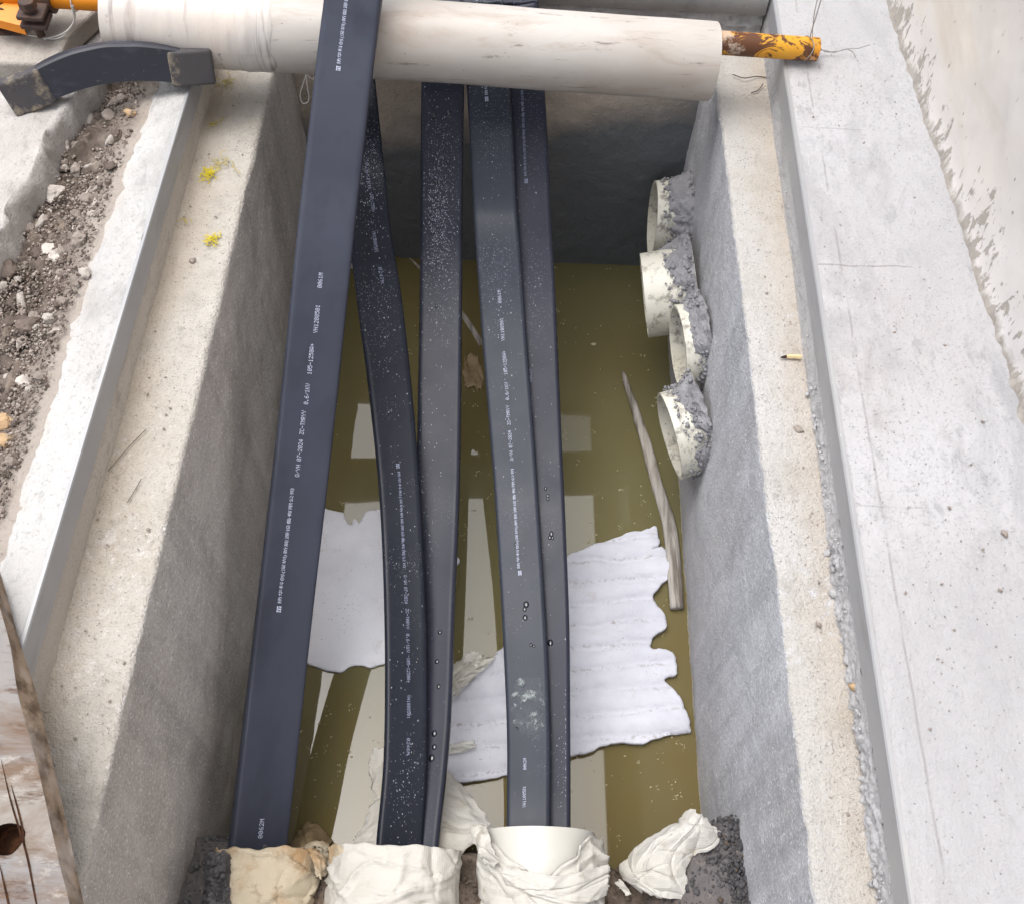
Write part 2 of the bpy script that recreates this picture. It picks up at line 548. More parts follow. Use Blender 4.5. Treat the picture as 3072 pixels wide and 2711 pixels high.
b = MB("woven_bag", srgb(194, 191, 184), .7, .3)
b.var(6, srgb(180, 175, 163), .42, .68, .9, None, 5)
b.var(12, srgb(168, 148, 114), .6, .76, .7, None, 6, .65)
b.var(45, srgb(150, 138, 118), .62, .72, .6, None, 5)
b.specks(60, srgb(130, 112, 88), .1, .7, (6, .5, .62))
wv = b.math('MAXIMUM', b.rng(b.math('SINE', b.math('MULTIPLY', b.xyz(0), 1900.0), 0), -1, 1), b.rng(b.math('SINE', b.math('MULTIPLY', b.xyz(1), 1700.0), 0), -1, 1))
b.bump(wv, .4, .0012).bump(b.voro(26), .55, .010).bump(b.voro(60), .35, .004).bump(b.noise(40, 5), .3, .004)
BAGM = b.done()
b = MB("stained_bag", srgb(186, 174, 152), .75, .3)
b.var(9, srgb(160, 128, 88), .46, .62, .85, None, 6, .68)
b.var(26, srgb(118, 92, 64), .58, .68, .7, None, 6, .7)
b.var(13, srgb(120, 84, 50), .64, .76, .85, None, 6, .65)
wv = b.math('MAXIMUM', b.rng(b.math('SINE', b.math('MULTIPLY', b.xyz(0), 1900.0), 0), -1, 1), b.rng(b.math('SINE', b.math('MULTIPLY', b.xyz(1), 1700.0), 0), -1, 1))
b.bump(wv, .4, .0012).bump(b.voro(24), .55, .010).bump(b.voro(60), .35, .004).bump(b.noise(60, 5), .4, .004)
BAG_STAIN = b.done()
b = MB("soaked_bag", srgb(146, 126, 96), .6, .4)
b.var(9, srgb(92, 74, 50), .48, .66, .9, None, 6, .7)
b.bump(b.noise(40, 5), .35, .004)
BAG_WET = b.done()

def foam_mat(name, ridged):
    b = MB(name, srgb(202, 203, 211) if ridged else srgb(226, 227, 233), .9, .2)
    b.var(5, srgb(184, 185, 194) if ridged else srgb(208, 209, 217), .42, .68, .9, None, 6)
    b.var(12, srgb(168, 163, 152), .60, .74, .5, None, 6, .7)
    b.specks(55, srgb(110, 102, 92), .10, .85, (7, .50, .62), (.7, 1.3, 1))
    b.specks(130, srgb(130, 122, 112), .2, .7, (9, .52, .64))
    b.var(20, srgb(168, 160, 148), .63, .75, .6, (.5, 1.4, 1), 6, .7)
    if ridged:
        gv = b.math('ADD', b.math('ADD', b.xyz(1), b.math('MULTIPLY', b.xyz(0), -.10)), b.rng(b.noise(16, 4), 0, 1, -.012, .012))
        gv = b.math('ABSOLUTE', b.math('SINE', b.math('MULTIPLY', gv, math.pi / .056), 0), 0)
        gd = b.math('MULTIPLY', b.rng(gv, .40, .05), b.rng(b.noise(90, 5, None, .75), .50, .60))
        gd = b.math('MULTIPLY', gd, b.rng(b.noise(7, 2), .38, .55))
        b.mix(b.math('MULTIPLY', gd, .75), srgb(140, 134, 126))
    b.bump(b.noise(220, 3), .5, .002).bump(b.noise(50, 4), .3, .003)
    return b.done()


FOAM_SMOOTH = foam_mat("smooth_white_foam", False)
FOAM = foam_mat("ridged_white_foam", True)

b = MB("weathered_stick", srgb(168, 163, 156), .85, .3)
b.var(60, srgb(98, 90, 82), .45, .62, .9, (1, .08, 1), 5)
b.var(18, srgb(178, 170, 158), .55, .75, .7, (1, .2, 1), 4)
b.bump(b.noise(90, 4, (1, .06, 1)), .8, .004)
STICK = b.done()

b = MB("worn_painted_board", srgb(142, 136, 129), .85, .3)
b.var(5, srgb(122, 122, 126), .45, .62, .85, (.8, .8, 1), 5)
b.var(9, srgb(108, 88, 72), .47, .60, .9, (.35, 1.2, 1), 6, .68, .5)
b.var(30, srgb(84, 62, 48), .55, .65, .85, (.3, 1.2, 1), 6, .72)
b.var(16, srgb(170, 164, 157), .60, .68, .75, (.5, 1.1, 1), 6, .72)
b.bump(b.noise(50, 5, (.3, 1.3, 1)), .6, .003)
BOARD = b.done()
b = MB("board_edge_wood", srgb(146, 128, 110), .9, .2)
b.var(34, srgb(92, 78, 64), .45, .62, .9, None, 5, .6)
b.var(12, srgb(176, 166, 158), .5, .7, .8, None, 5)
b.bump(b.noise(80, 5, (1, 1, .3)), .7, .003)
BOARD_EDGE = b.done()
HOLE = MB("hole_brown", srgb(52, 34, 24), .95, .1).var(60, srgb(84, 54, 36), .5, .7).done()  # dark brown for the bolt hole and the grain splits
FIBRE = MB("yellow_fibre", srgb(214, 196, 40), .7, .3).done()
FIBRE_DULL = MB("dull_yellow_fibre", srgb(186, 170, 92), .7, .3).done()
WIRE = MB("grey_wire", srgb(150, 148, 146), .4, .5).done()
WIRE_WHITE = MB("white_wire", srgb(216, 214, 208), .5, .4).done()
WIRE_DARK = MB("dark_wire", srgb(78, 70, 64), .7, .4).done()
CREAM = MB("cream_splinter", srgb(214, 192, 148), .7, .3).done()
CHAR = MB("charred_tip", srgb(58, 46, 40), .9, .2).done()
SCUM = MB("pale_floating_bits", srgb(176, 168, 138), .8, .3).done()

b = MB("clear_film", srgb(228, 226, 216), .18, .6)
b.bump(b.noise(60, 4), .5, .004)
FILM = b.done()
FILM.node_tree.nodes['Principled BSDF'].inputs['Alpha'].default_value = .42

b = MB("thin_film", srgb(150, 160, 158), .3, .5)
b.bump(b.noise(60, 4), .5, .003)
fa = b.rng(b.noise(40, 6, None, .75), .52, .66, .02, .5)
b.t.links.new(fa, b.b.inputs['Alpha'])
FILM_THIN = b.done()

b = MB("muddy_water", srgb(112, 106, 74), .02, .6)
b.b.inputs['IOR'].default_value = 1.45
b.var(1.3, srgb(110, 96, 58), .4, .65, .9, None, 3)
b.var(420, srgb(150, 138, 90), .70, .76, .5, None, 2)
b.b.inputs['Alpha'].default_value = .84
WATER = b.done()

b = MB("drop_water", srgb(20, 22, 32), .03, .8)
DROP = b.done()

# ------------------------------------------------------------------ setting: ground, trench, water
YN, YB, YF = -1.4, 2.08, 7.0      # near end, back wall, far end
XL, XR = -.573, .44
WZ = -.78


def plane(name, x0, x1, y0, y1, z, mat):
    return mesh(name, [(x0, y0, z), (x1, y0, z), (x1, y1, z), (x0, y1, z)], [(0, 1, 2, 3)], mat, None, False)


def sweep(name, prof, ys, mat, parent=None, amp=.003, sc=30, amp2=.004, sc2=6, seed=1, xshift=None, smooth=True, lock=None):
    """a profile (x, z) swept along y with noise along the surface normal"""
    prof = np.asarray(prof, float); ys = np.asarray(ys, float)
    n, m = len(ys), len(prof)
    P = np.zeros((n, m, 3))
    P[:, :, 0] = prof[None, :, 0]; P[:, :, 2] = prof[None, :, 1]; P[:, :, 1] = ys[:, None]
    if xshift is not None: P[:, :, 0] += xshift(ys)[:, None]
    N = grid_normals(P)
    d = amp * fbm(P, sc, 3, seed) + amp2 * fbm(P, sc2, 3, seed + 3)
    if lock is not None: d = d * np.asarray(lock)[None, :]
    P = P + N * d[..., None]
    return mesh(name, P.reshape(-1, 3), grid_faces(n, m), mat, parent, smooth)


def seg(p0, p1, n, last=False):
    t = np.linspace(0, 1, n + 1)[:None if last else -1]
    return [(p0[0] + (p1[0] - p0[0]) * a, p0[1] + (p1[1] - p0[1]) * a) for a in t]


def arc(c, r, a0, a1, n):
    return [(c[0] + r * math.cos(math.radians(a0 + (a1 - a0) * i / n)), c[1] + r * math.sin(math.radians(a0 + (a1 - a0) * i / n))) for i in range(n + 1)]


ysw = np.linspace(YN, YB + .004, 380)
# left trench wall with its ledge
prof = seg((XL, -1.1), (XL, -.012), 60) + arc((XL - .012, -.012), .012, 0, 90, 5) + seg((XL - .014, 0), (-.74, 0), 24, True)
o = sweep("trench_wall", prof, ysw, L_WALL, None, .0022, 42, .004, 5, 1)
tag(o, "grey rendered left wall of the trench with a pale sandy ledge along its top", "wall")
prof = seg((.60, 0), (XR + .012, 0), 26) + arc((XR + .010, -.010), .010, 90, 180, 5) + seg((XR, -.012), (XR, -1.1), 60, True)
o = sweep("trench_wall", prof, ysw, R_WALL, None, .002, 45, .003, 5, 5)
tag(o, "light grey right wall of the trench with four white conduits poking out", "wall")
# back wall (swept along x)
nx, nz = 150, 90
prof = seg((YB, -1.1), (YB, -.012), nz) + arc((YB + .012, -.012), .012, 180, 90, 4) + seg((YB + .014, 0), (YB + .14, 0), 14, True)
xs = np.linspace(XL - .16, XR + .16, nx)
P = np.zeros((nx, len(prof), 3)); P[:, :, 0] = xs[:, None]; P[:, :, 1] = np.array(prof)[None, :, 0]; P[:, :, 2] = np.array(prof)[None, :, 1] - .003
P -= grid_normals(P) * (.0016 * fbm(P, 45, 4, 8) + .002 * fbm(P, 7, 3, 9))[..., None]
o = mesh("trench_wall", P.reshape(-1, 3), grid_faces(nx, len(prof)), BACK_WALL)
tag(o, "dark damp end wall of the trench behind the hanging cables", "wall")

kind(plane("water", XL - .03, XR + .03, .05, YB + .03, WZ, WATER), 'structure')
kind(plane("trench_floor", XL - .05, XR + .05, YN, YB + .05, -.93, SOIL), 'structure')
# wide ground around the works (a hole is left for the trench)
g = []
gx0, gx1, gy0, gy1 = -1.9, 1.2, -1.5, 3.2
B = 400
gz = .0
V = [(-B, -B, gz), (B, -B, gz), (B, B, gz), (-B, B, gz), (gx0, gy0, gz), (gx1, gy0, gz), (gx1, gy1, gz), (gx0, gy1, gz)]
kind(mesh("ground", V, [(0, 1, 5, 4), (1, 2, 6, 5), (2, 3, 7, 6), (3, 0, 4, 7)], SOIL, None, False), 'structure')

# ------------------------------------------------------------------ left kerb
LK = thing("concrete_kerb", "left concrete kerb with a flat grey steel edge, rubble heaped against it", "kerb", (-.70, .8, 0))
ysk = np.linspace(YN, 1.93, 300)
HK = .105
prof = [(-.6985, -.01)] + seg((-.699, .001), (-.701, .052), 8, True)
sweep("riser", prof, ysk, RISER_CONC, LK, .0012, 60, .0015, 6, 11)
# steel edge strip: proud of the riser, small lip at its foot
prof = [(-.7005, .0525), (-.6975, .0535), (-.6975, .1035), (-.6990, .1062), (-.7040, .1066), (-.7045, .1040)]
sweep("steel_edge", prof, np.linspace(YN, 1.93, 80), STEEL, LK, 0, 1, .0006, 3, 12, None, False)
prof = seg((-.704, .1045), (-.765, .106), 14) + seg((-.765, .106), (-.86, .070), 22, True)
sweep("top", prof, ysk, LKERB_CONC, LK, .0018, 40, .004, 7, 13)
# end face of the kerb is hidden under the pipe
# ------------------------------------------------------------------ right kerb (slightly askew)
def rsh(ys): return (ys - 1.9) * .0155
RK = thing("concrete_kerb", "wide white concrete kerb on the right with a grey steel edge and crumbling mortar", "kerb", (.56, .8, 0))
yr = np.concatenate([np.linspace(YN, 0, 60)[:-1], np.linspace(0, 2.15, 1000), np.linspace(2.15, YF, 200)[1:]])
prof = np.array([(.553, -.012)] + seg((.5555, .001), (.5580, .0565), 22, True))
P = np.zeros((len(yr), len(prof), 3))
P[:, :, 0] = prof[None, :, 0] + rsh(yr)[:, None]; P[:, :, 1] = yr[:, None]; P[:, :, 2] = prof[None, :, 1]
rough_ = (.22 + .9 * smooth01((1.15 - yr) / .4) * (.35 + .9 * np.clip(.5 + fbm(np.c_[yr * 0, yr, yr * 0], 7, 3, 25), 0, 1)))[:, None]
foot = np.clip(1.2 - P[:, :, 2] / .055, .25, 1)
P[:, :, 0] -= rough_ * foot * (.0055 * np.abs(fbm(P, 60, 4, 21)) + .0045 * fbm(P, 130, 3, 22) + .003 * fbm(P, 22, 2, 24))
mesh("mortar_face", P.reshape(-1, 3), grid_faces(len(yr), len(prof)), MORTAR, RK)
prof = [(.5585, .0560), (.5565, .0570), (.5585, .1030), (.5610, .1058), (.5670, .1063)]
sweep("steel_edge", prof, np.linspace(YN, YF, 120), STEEL, RK, 0, 1, .0006, 3, 22, rsh, False)
prof = seg((.5665, .1045), (.92, .107), 90, True)
sweep("top", prof, yr, WHITE_CONC, RK, .0012, 40, .003, 5, 23, rsh)
# lumps of mortar squeezed out along the foot of the right riser
lb = Bag()
for i in range(420):
    y = .12 + (1.95 - .12) * rnd.random() ** 1.5
    den = float(fbm(np.array([0, y, 0]), 6, 3, 31))
    if y > 1.1 and rnd.random() < .6: continue
    if den < -.05: continue
    zz = rnd.uniform(.001, .05) * rnd.uniform(.5, 1)
    rr = rnd.choice([.0015, .002, .0025, .003, .004, .006]) * (1.15 if y < .75 else .7)
    x = .5545 + float(rsh(np.array([y]))[0]) - rnd.uniform(-.004, .006) * (1 - zz / .06)
    lb.add(*rock_geo((x, y, zz), rr, i + 400, ICO2 if rr > .0045 else ICO1, .9, .8))
kind(lb.build("mortar_crumbs", MORTAR, RK), 'stuff')

# ------------------------------------------------------------------ back kerb
BK = thing("concrete_kerb", "short kerb across the far end with a grey steel angle over rough mortar", "kerb", (0, 2.15, 0))
xs = np.linspace(-.80, .556, 160)
def xsweep(name, prof, mat, amp, sc, seed, parent):
    prof = np.array(prof); P = np.zeros((len(xs), len(prof), 3))
    P[:, :, 0] = xs[:, None]; P[:, :, 1] = prof[None, :, 0] + ((.545 - xs) * .028)[:, None]; P[:, :, 2] = prof[None, :, 1]
    P -= grid_normals(P) * (amp * np.abs(fbm(P, sc, 4, seed)))[..., None]
    return mesh(name, P.reshape(-1, 3), grid_faces(len(xs), len(prof)), mat, parent)
xsweep("mortar_face", seg((2.094, -.01), (2.108, .010), 6) + seg((2.108, .010), (2.114, .056), 12, True), MORTAR, .012, 38, 41, BK)
xsweep("steel_edge", [(2.112, .055), (2.106, .056), (2.106, .103), (2.109, .106), (2.140, .106)], STEEL, .0004, 3, 42, BK)
xsweep("top", seg((2.138, .1035), (3.6, .1035), 60, True), LKERB_CONC, .002, 20, 43, BK)

# ------------------------------------------------------------------ white building wall on the right
def wx(y): return .826 + (2.116 - y) * .036
ny, nzz = 520, 70
ysb = np.concatenate([np.linspace(-2.5, .6, 40)[:-1], np.linspace(.6, 2.4, 421), np.linspace(2.4, 9, 61)[1:]]); ny = len(ysb)
zsb = np.concatenate([np.linspace(.095, .6, 45), np.linspace(.65, 3.4, 25)])
P = np.zeros((ny, nzz, 3)); P[:, :, 1] = ysb[:, None]; P[:, :, 2] = zsb[None, :]; P[:, :, 0] = wx(ysb)[:, None]
P[:, :, 0] -= .003 * fbm(P, 9, 3, 51) + (.016 + .010 * fbm(P, 30, 4, 52)) * np.exp(-(P[:, :, 2] - .095) / .014)
BW = thing("building_wall", "tall white painted building wall rising at the right with mortar splashed along its foot", "wall", (.9, 1, .06))
mesh("painted_face", P.reshape(-1, 3), grid_faces(ny, nzz), BUILD_WALL, BW)
V, Fc = box_geo([(1.10, -2.5, 0), (1.4, -2.5, 0), (1.4, 9, 0), (1.10, 9, 0), (1.10, -2.5, 3.4), (1.4, -2.5, 3.4), (1.4, 9, 3.4), (1.10, 9, 3.4)])
mesh("wall_core", V, Fc, BUILD_WALL, BW, False)
mesh("coping", *box_geo([(.50 + .25, -2.5, 3.4), (1.42, -2.5, 3.4), (1.42, 9, 3.4), (.50, 9, 3.4), (.75, -2.5, 3.46), (1.42, -2.5, 3.46), (1.42, 9, 3.46), (.50, 9, 3.46)]), LKERB_CONC, BW, False)

# ------------------------------------------------------------------ left rubble strip, slab, block
nx, ny = 260, 620
xs = np.linspace(-1.75, -.765, nx); ys = np.linspace(-.2, 2.3, ny)
P = np.zeros((ny, nx, 3)); P[:, :, 0] = xs[None, :]; P[:, :, 1] = ys[:, None]
tt = np.clip((xs + .775) / -.13, 0, 1)
P[:, :, 2] = (.101 - .045 * smooth01(tt))[None, :]
amp = .004 + .026 * smooth01((-.80 - xs) / .08)
P[:, :, 2] += amp[None, :] * (fbm(P, 14, 4, 61) * .5 + .5 * np.abs(fbm(P, 45, 4, 62)))
kind(mesh("rubble_ground", P.reshape(-1, 3), grid_faces(ny, nx), RUBBLE), 'structure')

edge = [(-.80, .56), (-.842, .72), (-.875, .86), (-.905, 1.0), (-.945, 1.16), (-.975, 1.32), (-.968, 1.46), (-.955, 1.60), (-.935, 1.70), (-.915, 1.80), (-.90, 2.0), (-.90, 2.4)]
# rebuilt from the photograph: slab outline where it breaks off
edge = [tuple(at(px, py, .125)[:2]) for px, py in [(-160, 620), (-60, 535), (0, 455), (22, 400), (52, 352), (78, 305), (88, 270), (108, 235), (150, 190)]] + [(-.90, 1.86), (-.90, 2.4)]
E2 = catmull(edge, 120)
E2[:, 0] += .008 * fbm(np.c_[E2, np.zeros(len(E2))], 22, 4, 63)
n = 40
P = np.zeros((120, n + 5, 3))
for j in range(n):
    t = (j / (n - 1)) ** 2
    P[:, j + 5, 0] = E2[:, 0] * (1 - t) + (-2.6) * t; P[:, j + 5, 1] = E2[:, 1]; P[:, j + 5, 2] = .125
P[:, 5:, 2] += .003 * fbm(P[:, 5:], 40, 4, 64)
for j, (dx, dz) in enumerate([(.018, -.09), (.016, -.06), (.012, -.04), (.010, -.02), (.005, -.006)]):
    P[:, j, 0] = E2[:, 0] + dx; P[:, j, 1] = E2[:, 1]; P[:, j, 2] = .125 + dz
P[:, :5, 0] += .006 * fbm(P[:, :5], 50, 3, 65)
kind(mesh("pavement", P.reshape(-1, 3), grid_faces(120, n + 5), SLAB), 'structure')

q = [at(-60, 160, .13), at(128, 166, .13), at(150, 110, .13), at(215, 48, .13), at(40, -40, .13), at(-120, 20, .13)]
top = np.array(q) + np.array([0, 0, .045])
bot = np.array(q); 
V = np.concatenate([bot, top]); n = len(q)
Fc = [tuple(range(n))[::-1], tuple(range(n, 2 * n))] + [(i, (i + 1) % n, n + (i + 1) % n, n + i) for i in range(n)]
o = mesh("concrete_block", V, Fc, BLOCK, None, False); bevel(o, .008, 3)
tag(o, "pale concrete block at the top left under the pipe clamp", "block")

# ------------------------------------------------------------------ soil bank at the near end of the trench
nx, ny = 240, 260
xs = np.linspace(XL - .004, XR + .004, nx); ys = np.linspace(YN, .62, ny)
P = np.zeros((ny, nx, 3)); P[:, :, 0] = xs[None, :]; P[:, :, 1] = ys[:, None]
ed = .336 + .055 * smooth01((xs - .27) / .10) + .0 * xs
ed = ed + .018 * fbm(np.c_[xs * 14, xs * 0, xs * 0], 1, 4, 70) + .01 * smooth01((-.44 - xs) / .06)
base = -.52 + .075 * smooth01((xs - .27) / .10) + .02 * smooth01((-.42 - xs) / .1)
dd = P[:, :, 1] - ed[None, :]
P[:, :, 2] = base[None, :] + np.where(dd < 0, -dd * .22, -dd * 5.0)
P[:, :, 2] += .018 * fbm(P, 16, 4, 71) + .010 * np.abs(fbm(P, 48, 4, 72))
P[:, :, 2] += .03 * smooth01((xs - .38) / .06)[None, :] * (dd < .03) - .03 * (np.abs(xs + .13) < 0)[None, :]
kind(mesh("soil_bank", P.reshape(-1, 3), grid_faces(ny, nx), SOIL_BANK), 'structure')
lb, lg = Bag(), Bag()
for i in range(3600):
    x = rnd.uniform(XL + .01, XR - .01); y = rnd.uniform(.12, .36)
    ix = min(nx - 1, max(0, int((x - xs[0]) / (xs[1] - xs[0])))); iy = min(ny - 1, max(0, int((y - ys[0]) / (ys[1] - ys[0]))))
    z = P[iy, ix, 2]
    if z < -.56: continue
    g_ = rock_geo((x, y, z + .001), rnd.choice([.0012, .0015, .002, .002, .003, .003, .004, .006]), i + 2000, ICO1, .8)
    (lg if (x < -.40 or x > .30) else lb).add(*g_)
for i in range(420):
    y = rnd.uniform(.22, .42); x = XR - abs(rnd.gauss(0, .022)) - .002
    ix = min(nx - 1, max(0, int((x - xs[0]) / (xs[1] - xs[0])))); iy = min(ny - 1, max(0, int((y - ys[0]) / (ys[1] - ys[0]))))
    z = P[iy, ix, 2]
    if z < -.60: continue
    (lg if rnd.random() < .93 else lb).add(*rock_geo((x, y, z + rnd.uniform(0, .012)), rnd.choice([.0015, .002, .003, .003, .004, .006]), i + 2600, ICO1, .9, .7))
kind(lb.build("soil_clods", CLOD), 'stuff')
kind(lg.build("grey_clods", CLOD_GREY), 'stuff')

# ------------------------------------------------------------------ white pipe on a yellow steel tube
A0 = np.array([-.862, 1.828, .187]); A1 = np.array([.405, 1.874, .100])      # axis of the white pipe
PR = .081
WP = thing("white_pipe", "big white plastic pipe slung across the trench over the black cables", "pipe", A0)


def frame(d):
    d = d / np.linalg.norm(d); a = np.cross(d, [0, 0, 1.0]); a /= np.linalg.norm(a)
    return d, a, np.cross(a, d)


def hollow(name, p0, p1, ro, ri, mat, parent=None, seg=64, n=40, wob=.0, seed=0, cut0=0.0, cut1=0.0):
    d, a, b_ = frame(p1 - p0); L = np.linalg.norm(p1 - p0)
    th = np.linspace(0, 2 * math.pi, seg, endpoint=False)
    rows = []
    for (r, ts) in ((ro, np.linspace(0, 1, n)), (ri, np.linspace(1, 0, n))):
        for t in ts:
            c = p0 + d * L * t
            cc = np.cos(th)[:, None] * a + np.sin(th)[:, None] * b_
            rr = r * np.ones(seg)
            pts = c + cc * rr[:, None]
            sl_ = cut0 * (1 - t) + cut1 * t
            pts = pts + d * (np.sin(th) * r * sl_)[:, None]
            rows.append(pts)
    P = np.array(rows)
    if wob: P += (P - (p0 + p1) / 2) * 0 + wob * np.stack([fbm(P, 5, 3, seed + k) for k in range(3)], -1)
    Fc = grid_faces(2 * n, seg, True)
    Fc += [((2 * n - 1) * seg + j, (2 * n - 1) * seg + (j + 1) % seg, (j + 1) % seg, j) for j in range(seg)]
    o = mesh(name, P.reshape(-1, 3), Fc, mat, parent)
    md = o.modifiers.new("edge", 'EDGE_SPLIT'); md.split_angle = math.radians(50)
    return o


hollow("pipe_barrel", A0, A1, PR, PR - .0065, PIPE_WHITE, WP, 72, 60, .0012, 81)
# narrow creased band of stretched film near its left end
d_, a_, b_ = frame(A1 - A0)
L_ = np.linalg.norm(A1 - A0)
n, sgn = 60, 72
th = np.linspace(0, 2 * math.pi, sgn)
Pf = np.zeros((n, sgn, 3))
for i, t in enumerate(np.linspace(.0, .265, n)):
    rr = PR + .0016 + .0011 * np.abs(fbm(np.c_[np.full(sgn, t * 60), th * .6, np.zeros(sgn)], 1.3, 3, 83)) + .0018 * math.exp(-((t - .225) / .006) ** 2)
    if i == n - 1: rr = np.full(sgn, PR + .0004)
    Pf[i] = A0 + d_ * L_ * (t + .012 * fbm(np.c_[th, np.full((sgn, 2), .5)], 1.0, 3, 84)[:, None] * (i / n)) + rr[:, None] * (np.cos(th)[:, None] * a_ + np.sin(th)[:, None] * b_)
b = MB("stretched_film_wrap", srgb(190, 185, 180), .38, .5)
b.var(30, srgb(130, 120, 118), .56, .66, .85, (1.6, .12, .12), 5, .65, .6)
b.var(6, srgb(208, 196, 184), .45, .7, .8, None, 5)
b.var(20, srgb(104, 96, 92), .62, .69, .8, None, 6, .72)
b.bump(b.noise(40, 4, (1.6, .1, .1)), .5, .003)
mesh("film_wrap", Pf.reshape(-1, 3), grid_faces(n, sgn), b.done(), WP)

_ad = (A1 - A0) / np.linalg.norm(A1 - A0)
Y1 = A1 + np.array([0, 0, .048]) + _ad * .222
Y1[2] = max(Y1[2], .1315)
Y0 = A0 + np.array([0, 0, .046]) - _ad * .30
Yd = (Y1 - Y0) / np.linalg.norm(Y1 - Y0)
YT = thing("steel_tube", "yellow painted steel tube running through the white pipe, rusty at its right end", "tube", Y1)
xm = Y0 + Yd * .45
hollow("bare_end", Y1 - Yd * .42, Y1, .0243, .0205, YELLOW, YT, 32, 20)
hollow("painted_length", Y0 - Yd * .3, Y1 - Yd * .42, .0241, .0205, YELLOW_CLEAN, YT, 32, 20)
# scaffold clamp on the tube in the top left corner
cc = np.array(at(70, 14, .24))
cc = Y0 + Yd * np.dot(cc - Y0, Yd)
CL = thing("scaffold_clamp", "dark rusty scaffold clamp gripping the yellow tube in the top left corner", "clamp", cc)
hollow("clamp_ring", cc - Yd * .028, cc + Yd * .028, .034, .0246, RUST, CL, 32, 6)
up = np.array([0, 0, 1.0]); fwd = np.cross(up, Yd); fwd /= np.linalg.norm(fwd)
def obox(c, ax, ay, az, hx, hy, hz):
    V = [c + ax * sx * hx + ay * sy * hy + az * sz * hz for sz in (-1, 1) for sx, sy in ((-1, -1), (1, -1), (1, 1), (-1, 1))]
    return box_geo(V)
for s_ in (-1, 1):
    o = mesh("flap", *obox(cc - fwd * .055 + up * .010 * s_ - up * .01, Yd, fwd, up, .026, .026, .005), RUST, CL, False); bevel(o, .003)
tube("bolt", [cc - fwd * .062 + up * t for t in (-.05, .02)], .0085, RUST, CL, 12)
o = mesh("nut", *tube_geo([cc - fwd * .062 + up * .012, cc - fwd * .062 + up * .030], .017, 6), RUST, CL, False); bevel(o, .002)
c2 = cc - Yd * .075 - fwd * .01
hollow("clamp_ring", c2 - fwd * .03 - up * .045, c2 + fwd * .03 - up * .045, .034, .0246, RUST, CL, 32, 6)
o = mesh("gusset", [cc + v for v in (np.array([-.10, -.06, -.01]), np.array([-.02, -.075, -.02]), np.array([-.045, -.005, .0]), np.array([-.10, -.06, -.03]), np.array([-.02, -.075, -.04]), np.array([-.045, -.005, -.02]))],
         [(0, 1, 2), (5, 4, 3), (0, 3, 4, 1), (1, 4, 5, 2), (2, 5, 3, 0)], YELLOW_CLEAN, CL, False)
gp = np.array(at(10, 5, .2))
o = tube("steel_tube", [gp + np.array([-.35, -.30, -.02]), gp + np.array([.12, .22, .10])], .0243, STEEL, None, 24)
tag(o, "plain grey tube cutting across the extreme top left corner", "tube")

# tie wires
def curve_pts(ctrl, n=40): return catmull(np.array(ctrl, float), n)
ringc = Y1 - Yd * .022
ra, rb = frame(Yd)[1:]
ring = [ringc + .0258 * (math.cos(t) * ra + math.sin(t) * rb) + Yd * .006 * math.sin(t * 2) for t in np.linspace(0, 2 * math.pi * 1.9, 60)]
TW = thing("tie_wire", "thin steel tie wire twisted round the rusty end of the yellow tube", "wire", ringc)
tube("loop", ring, .0011, WIRE, TW, 6)
p0 = ringc + np.array([.012, -.012, .022])
tail = [p0, np.array(at(1640, 100, .120)), np.array(at(1665, 104, .115)), np.array(at(1690, 98, .120)), np.array(at(1712, 97, .125)), np.array(at(1736, 90, .130))]
tp = curve_pts(tail, 60)
ph = np.linspace(0, 26, 60); am = .0020 * np.clip(1.3 - np.linspace(0, 2.2, 60), 0, 1)
for s_ in (0, math.pi):
    tube("tail", tp + np.c_[np.zeros(60), am * np.cos(ph + s_), am * np.sin(ph + s_)], .0010, WIRE, TW, 5)
tube("tail", curve_pts([at(1690, 98, .120), at(1702, 104, .117), at(1708, 115, .111)], 14), .0010, WIRE, TW, 5)
tube("upright", curve_pts([ringc + np.array([.0, 0, .026]), at(1618, 70, .205), at(1630, 30, .325), at(1642, -10, .465)], 30), .0011, WIRE, TW, 5)
tube("upright", curve_pts([ringc + np.array([.004, 0, .026]), at(1622, 60, .205), at(1626, 25, .325), at(1634, -10, .465)], 30), .0009, WIRE, TW, 5)

WW = thing("tie_wire", "loose white plastic covered wire hanging from the tube at the top left", "wire", cc + np.array([.12, 0, 0]))
yc = Y0 + Yd * np.dot(np.array(at(146, 14, .23)) - Y0, Yd)
ring = [yc + .0265 * (math.cos(t) * ra + math.sin(t) * rb) for t in np.linspace(0, 2 * math.pi, 30)]
tube("loop", ring, .0014, WIRE_WHITE, WW, 6)
tube("tail", curve_pts([yc + np.array([0, -.026, 0]), at(148, 40, .2), at(128, 66, .185), at(88, 79, .18)], 24), .0016, WIRE_WHITE, WW, 6)
tube("tail", curve_pts([yc + np.array([.004, -.026, 0]), at(150, 34, .2), at(140, 58, .185), at(112, 78, .18), at(56, 71, .178)], 24), .0012, WIRE_WHITE, WW, 6)
o = tube("wire_loop", curve_pts([aty(598, 128, 1.80), aty(604, 136, 1.80), aty(613, 139, 1.80), aty(606, 165, 1.80), aty(599, 188, 1.80), aty(603, 205, 1.80), aty(612, 206, 1.80), aty(617, 195, 1.80), aty(613, 172, 1.80), aty(612, 150, 1.80), aty(620, 156, 1.80), aty(632, 161, 1.80)], 60), .0010, WIRE_WHITE, None, 5)
tag(o, "thin pale wire loop dangling under the white pipe beside the left wall", "wire")

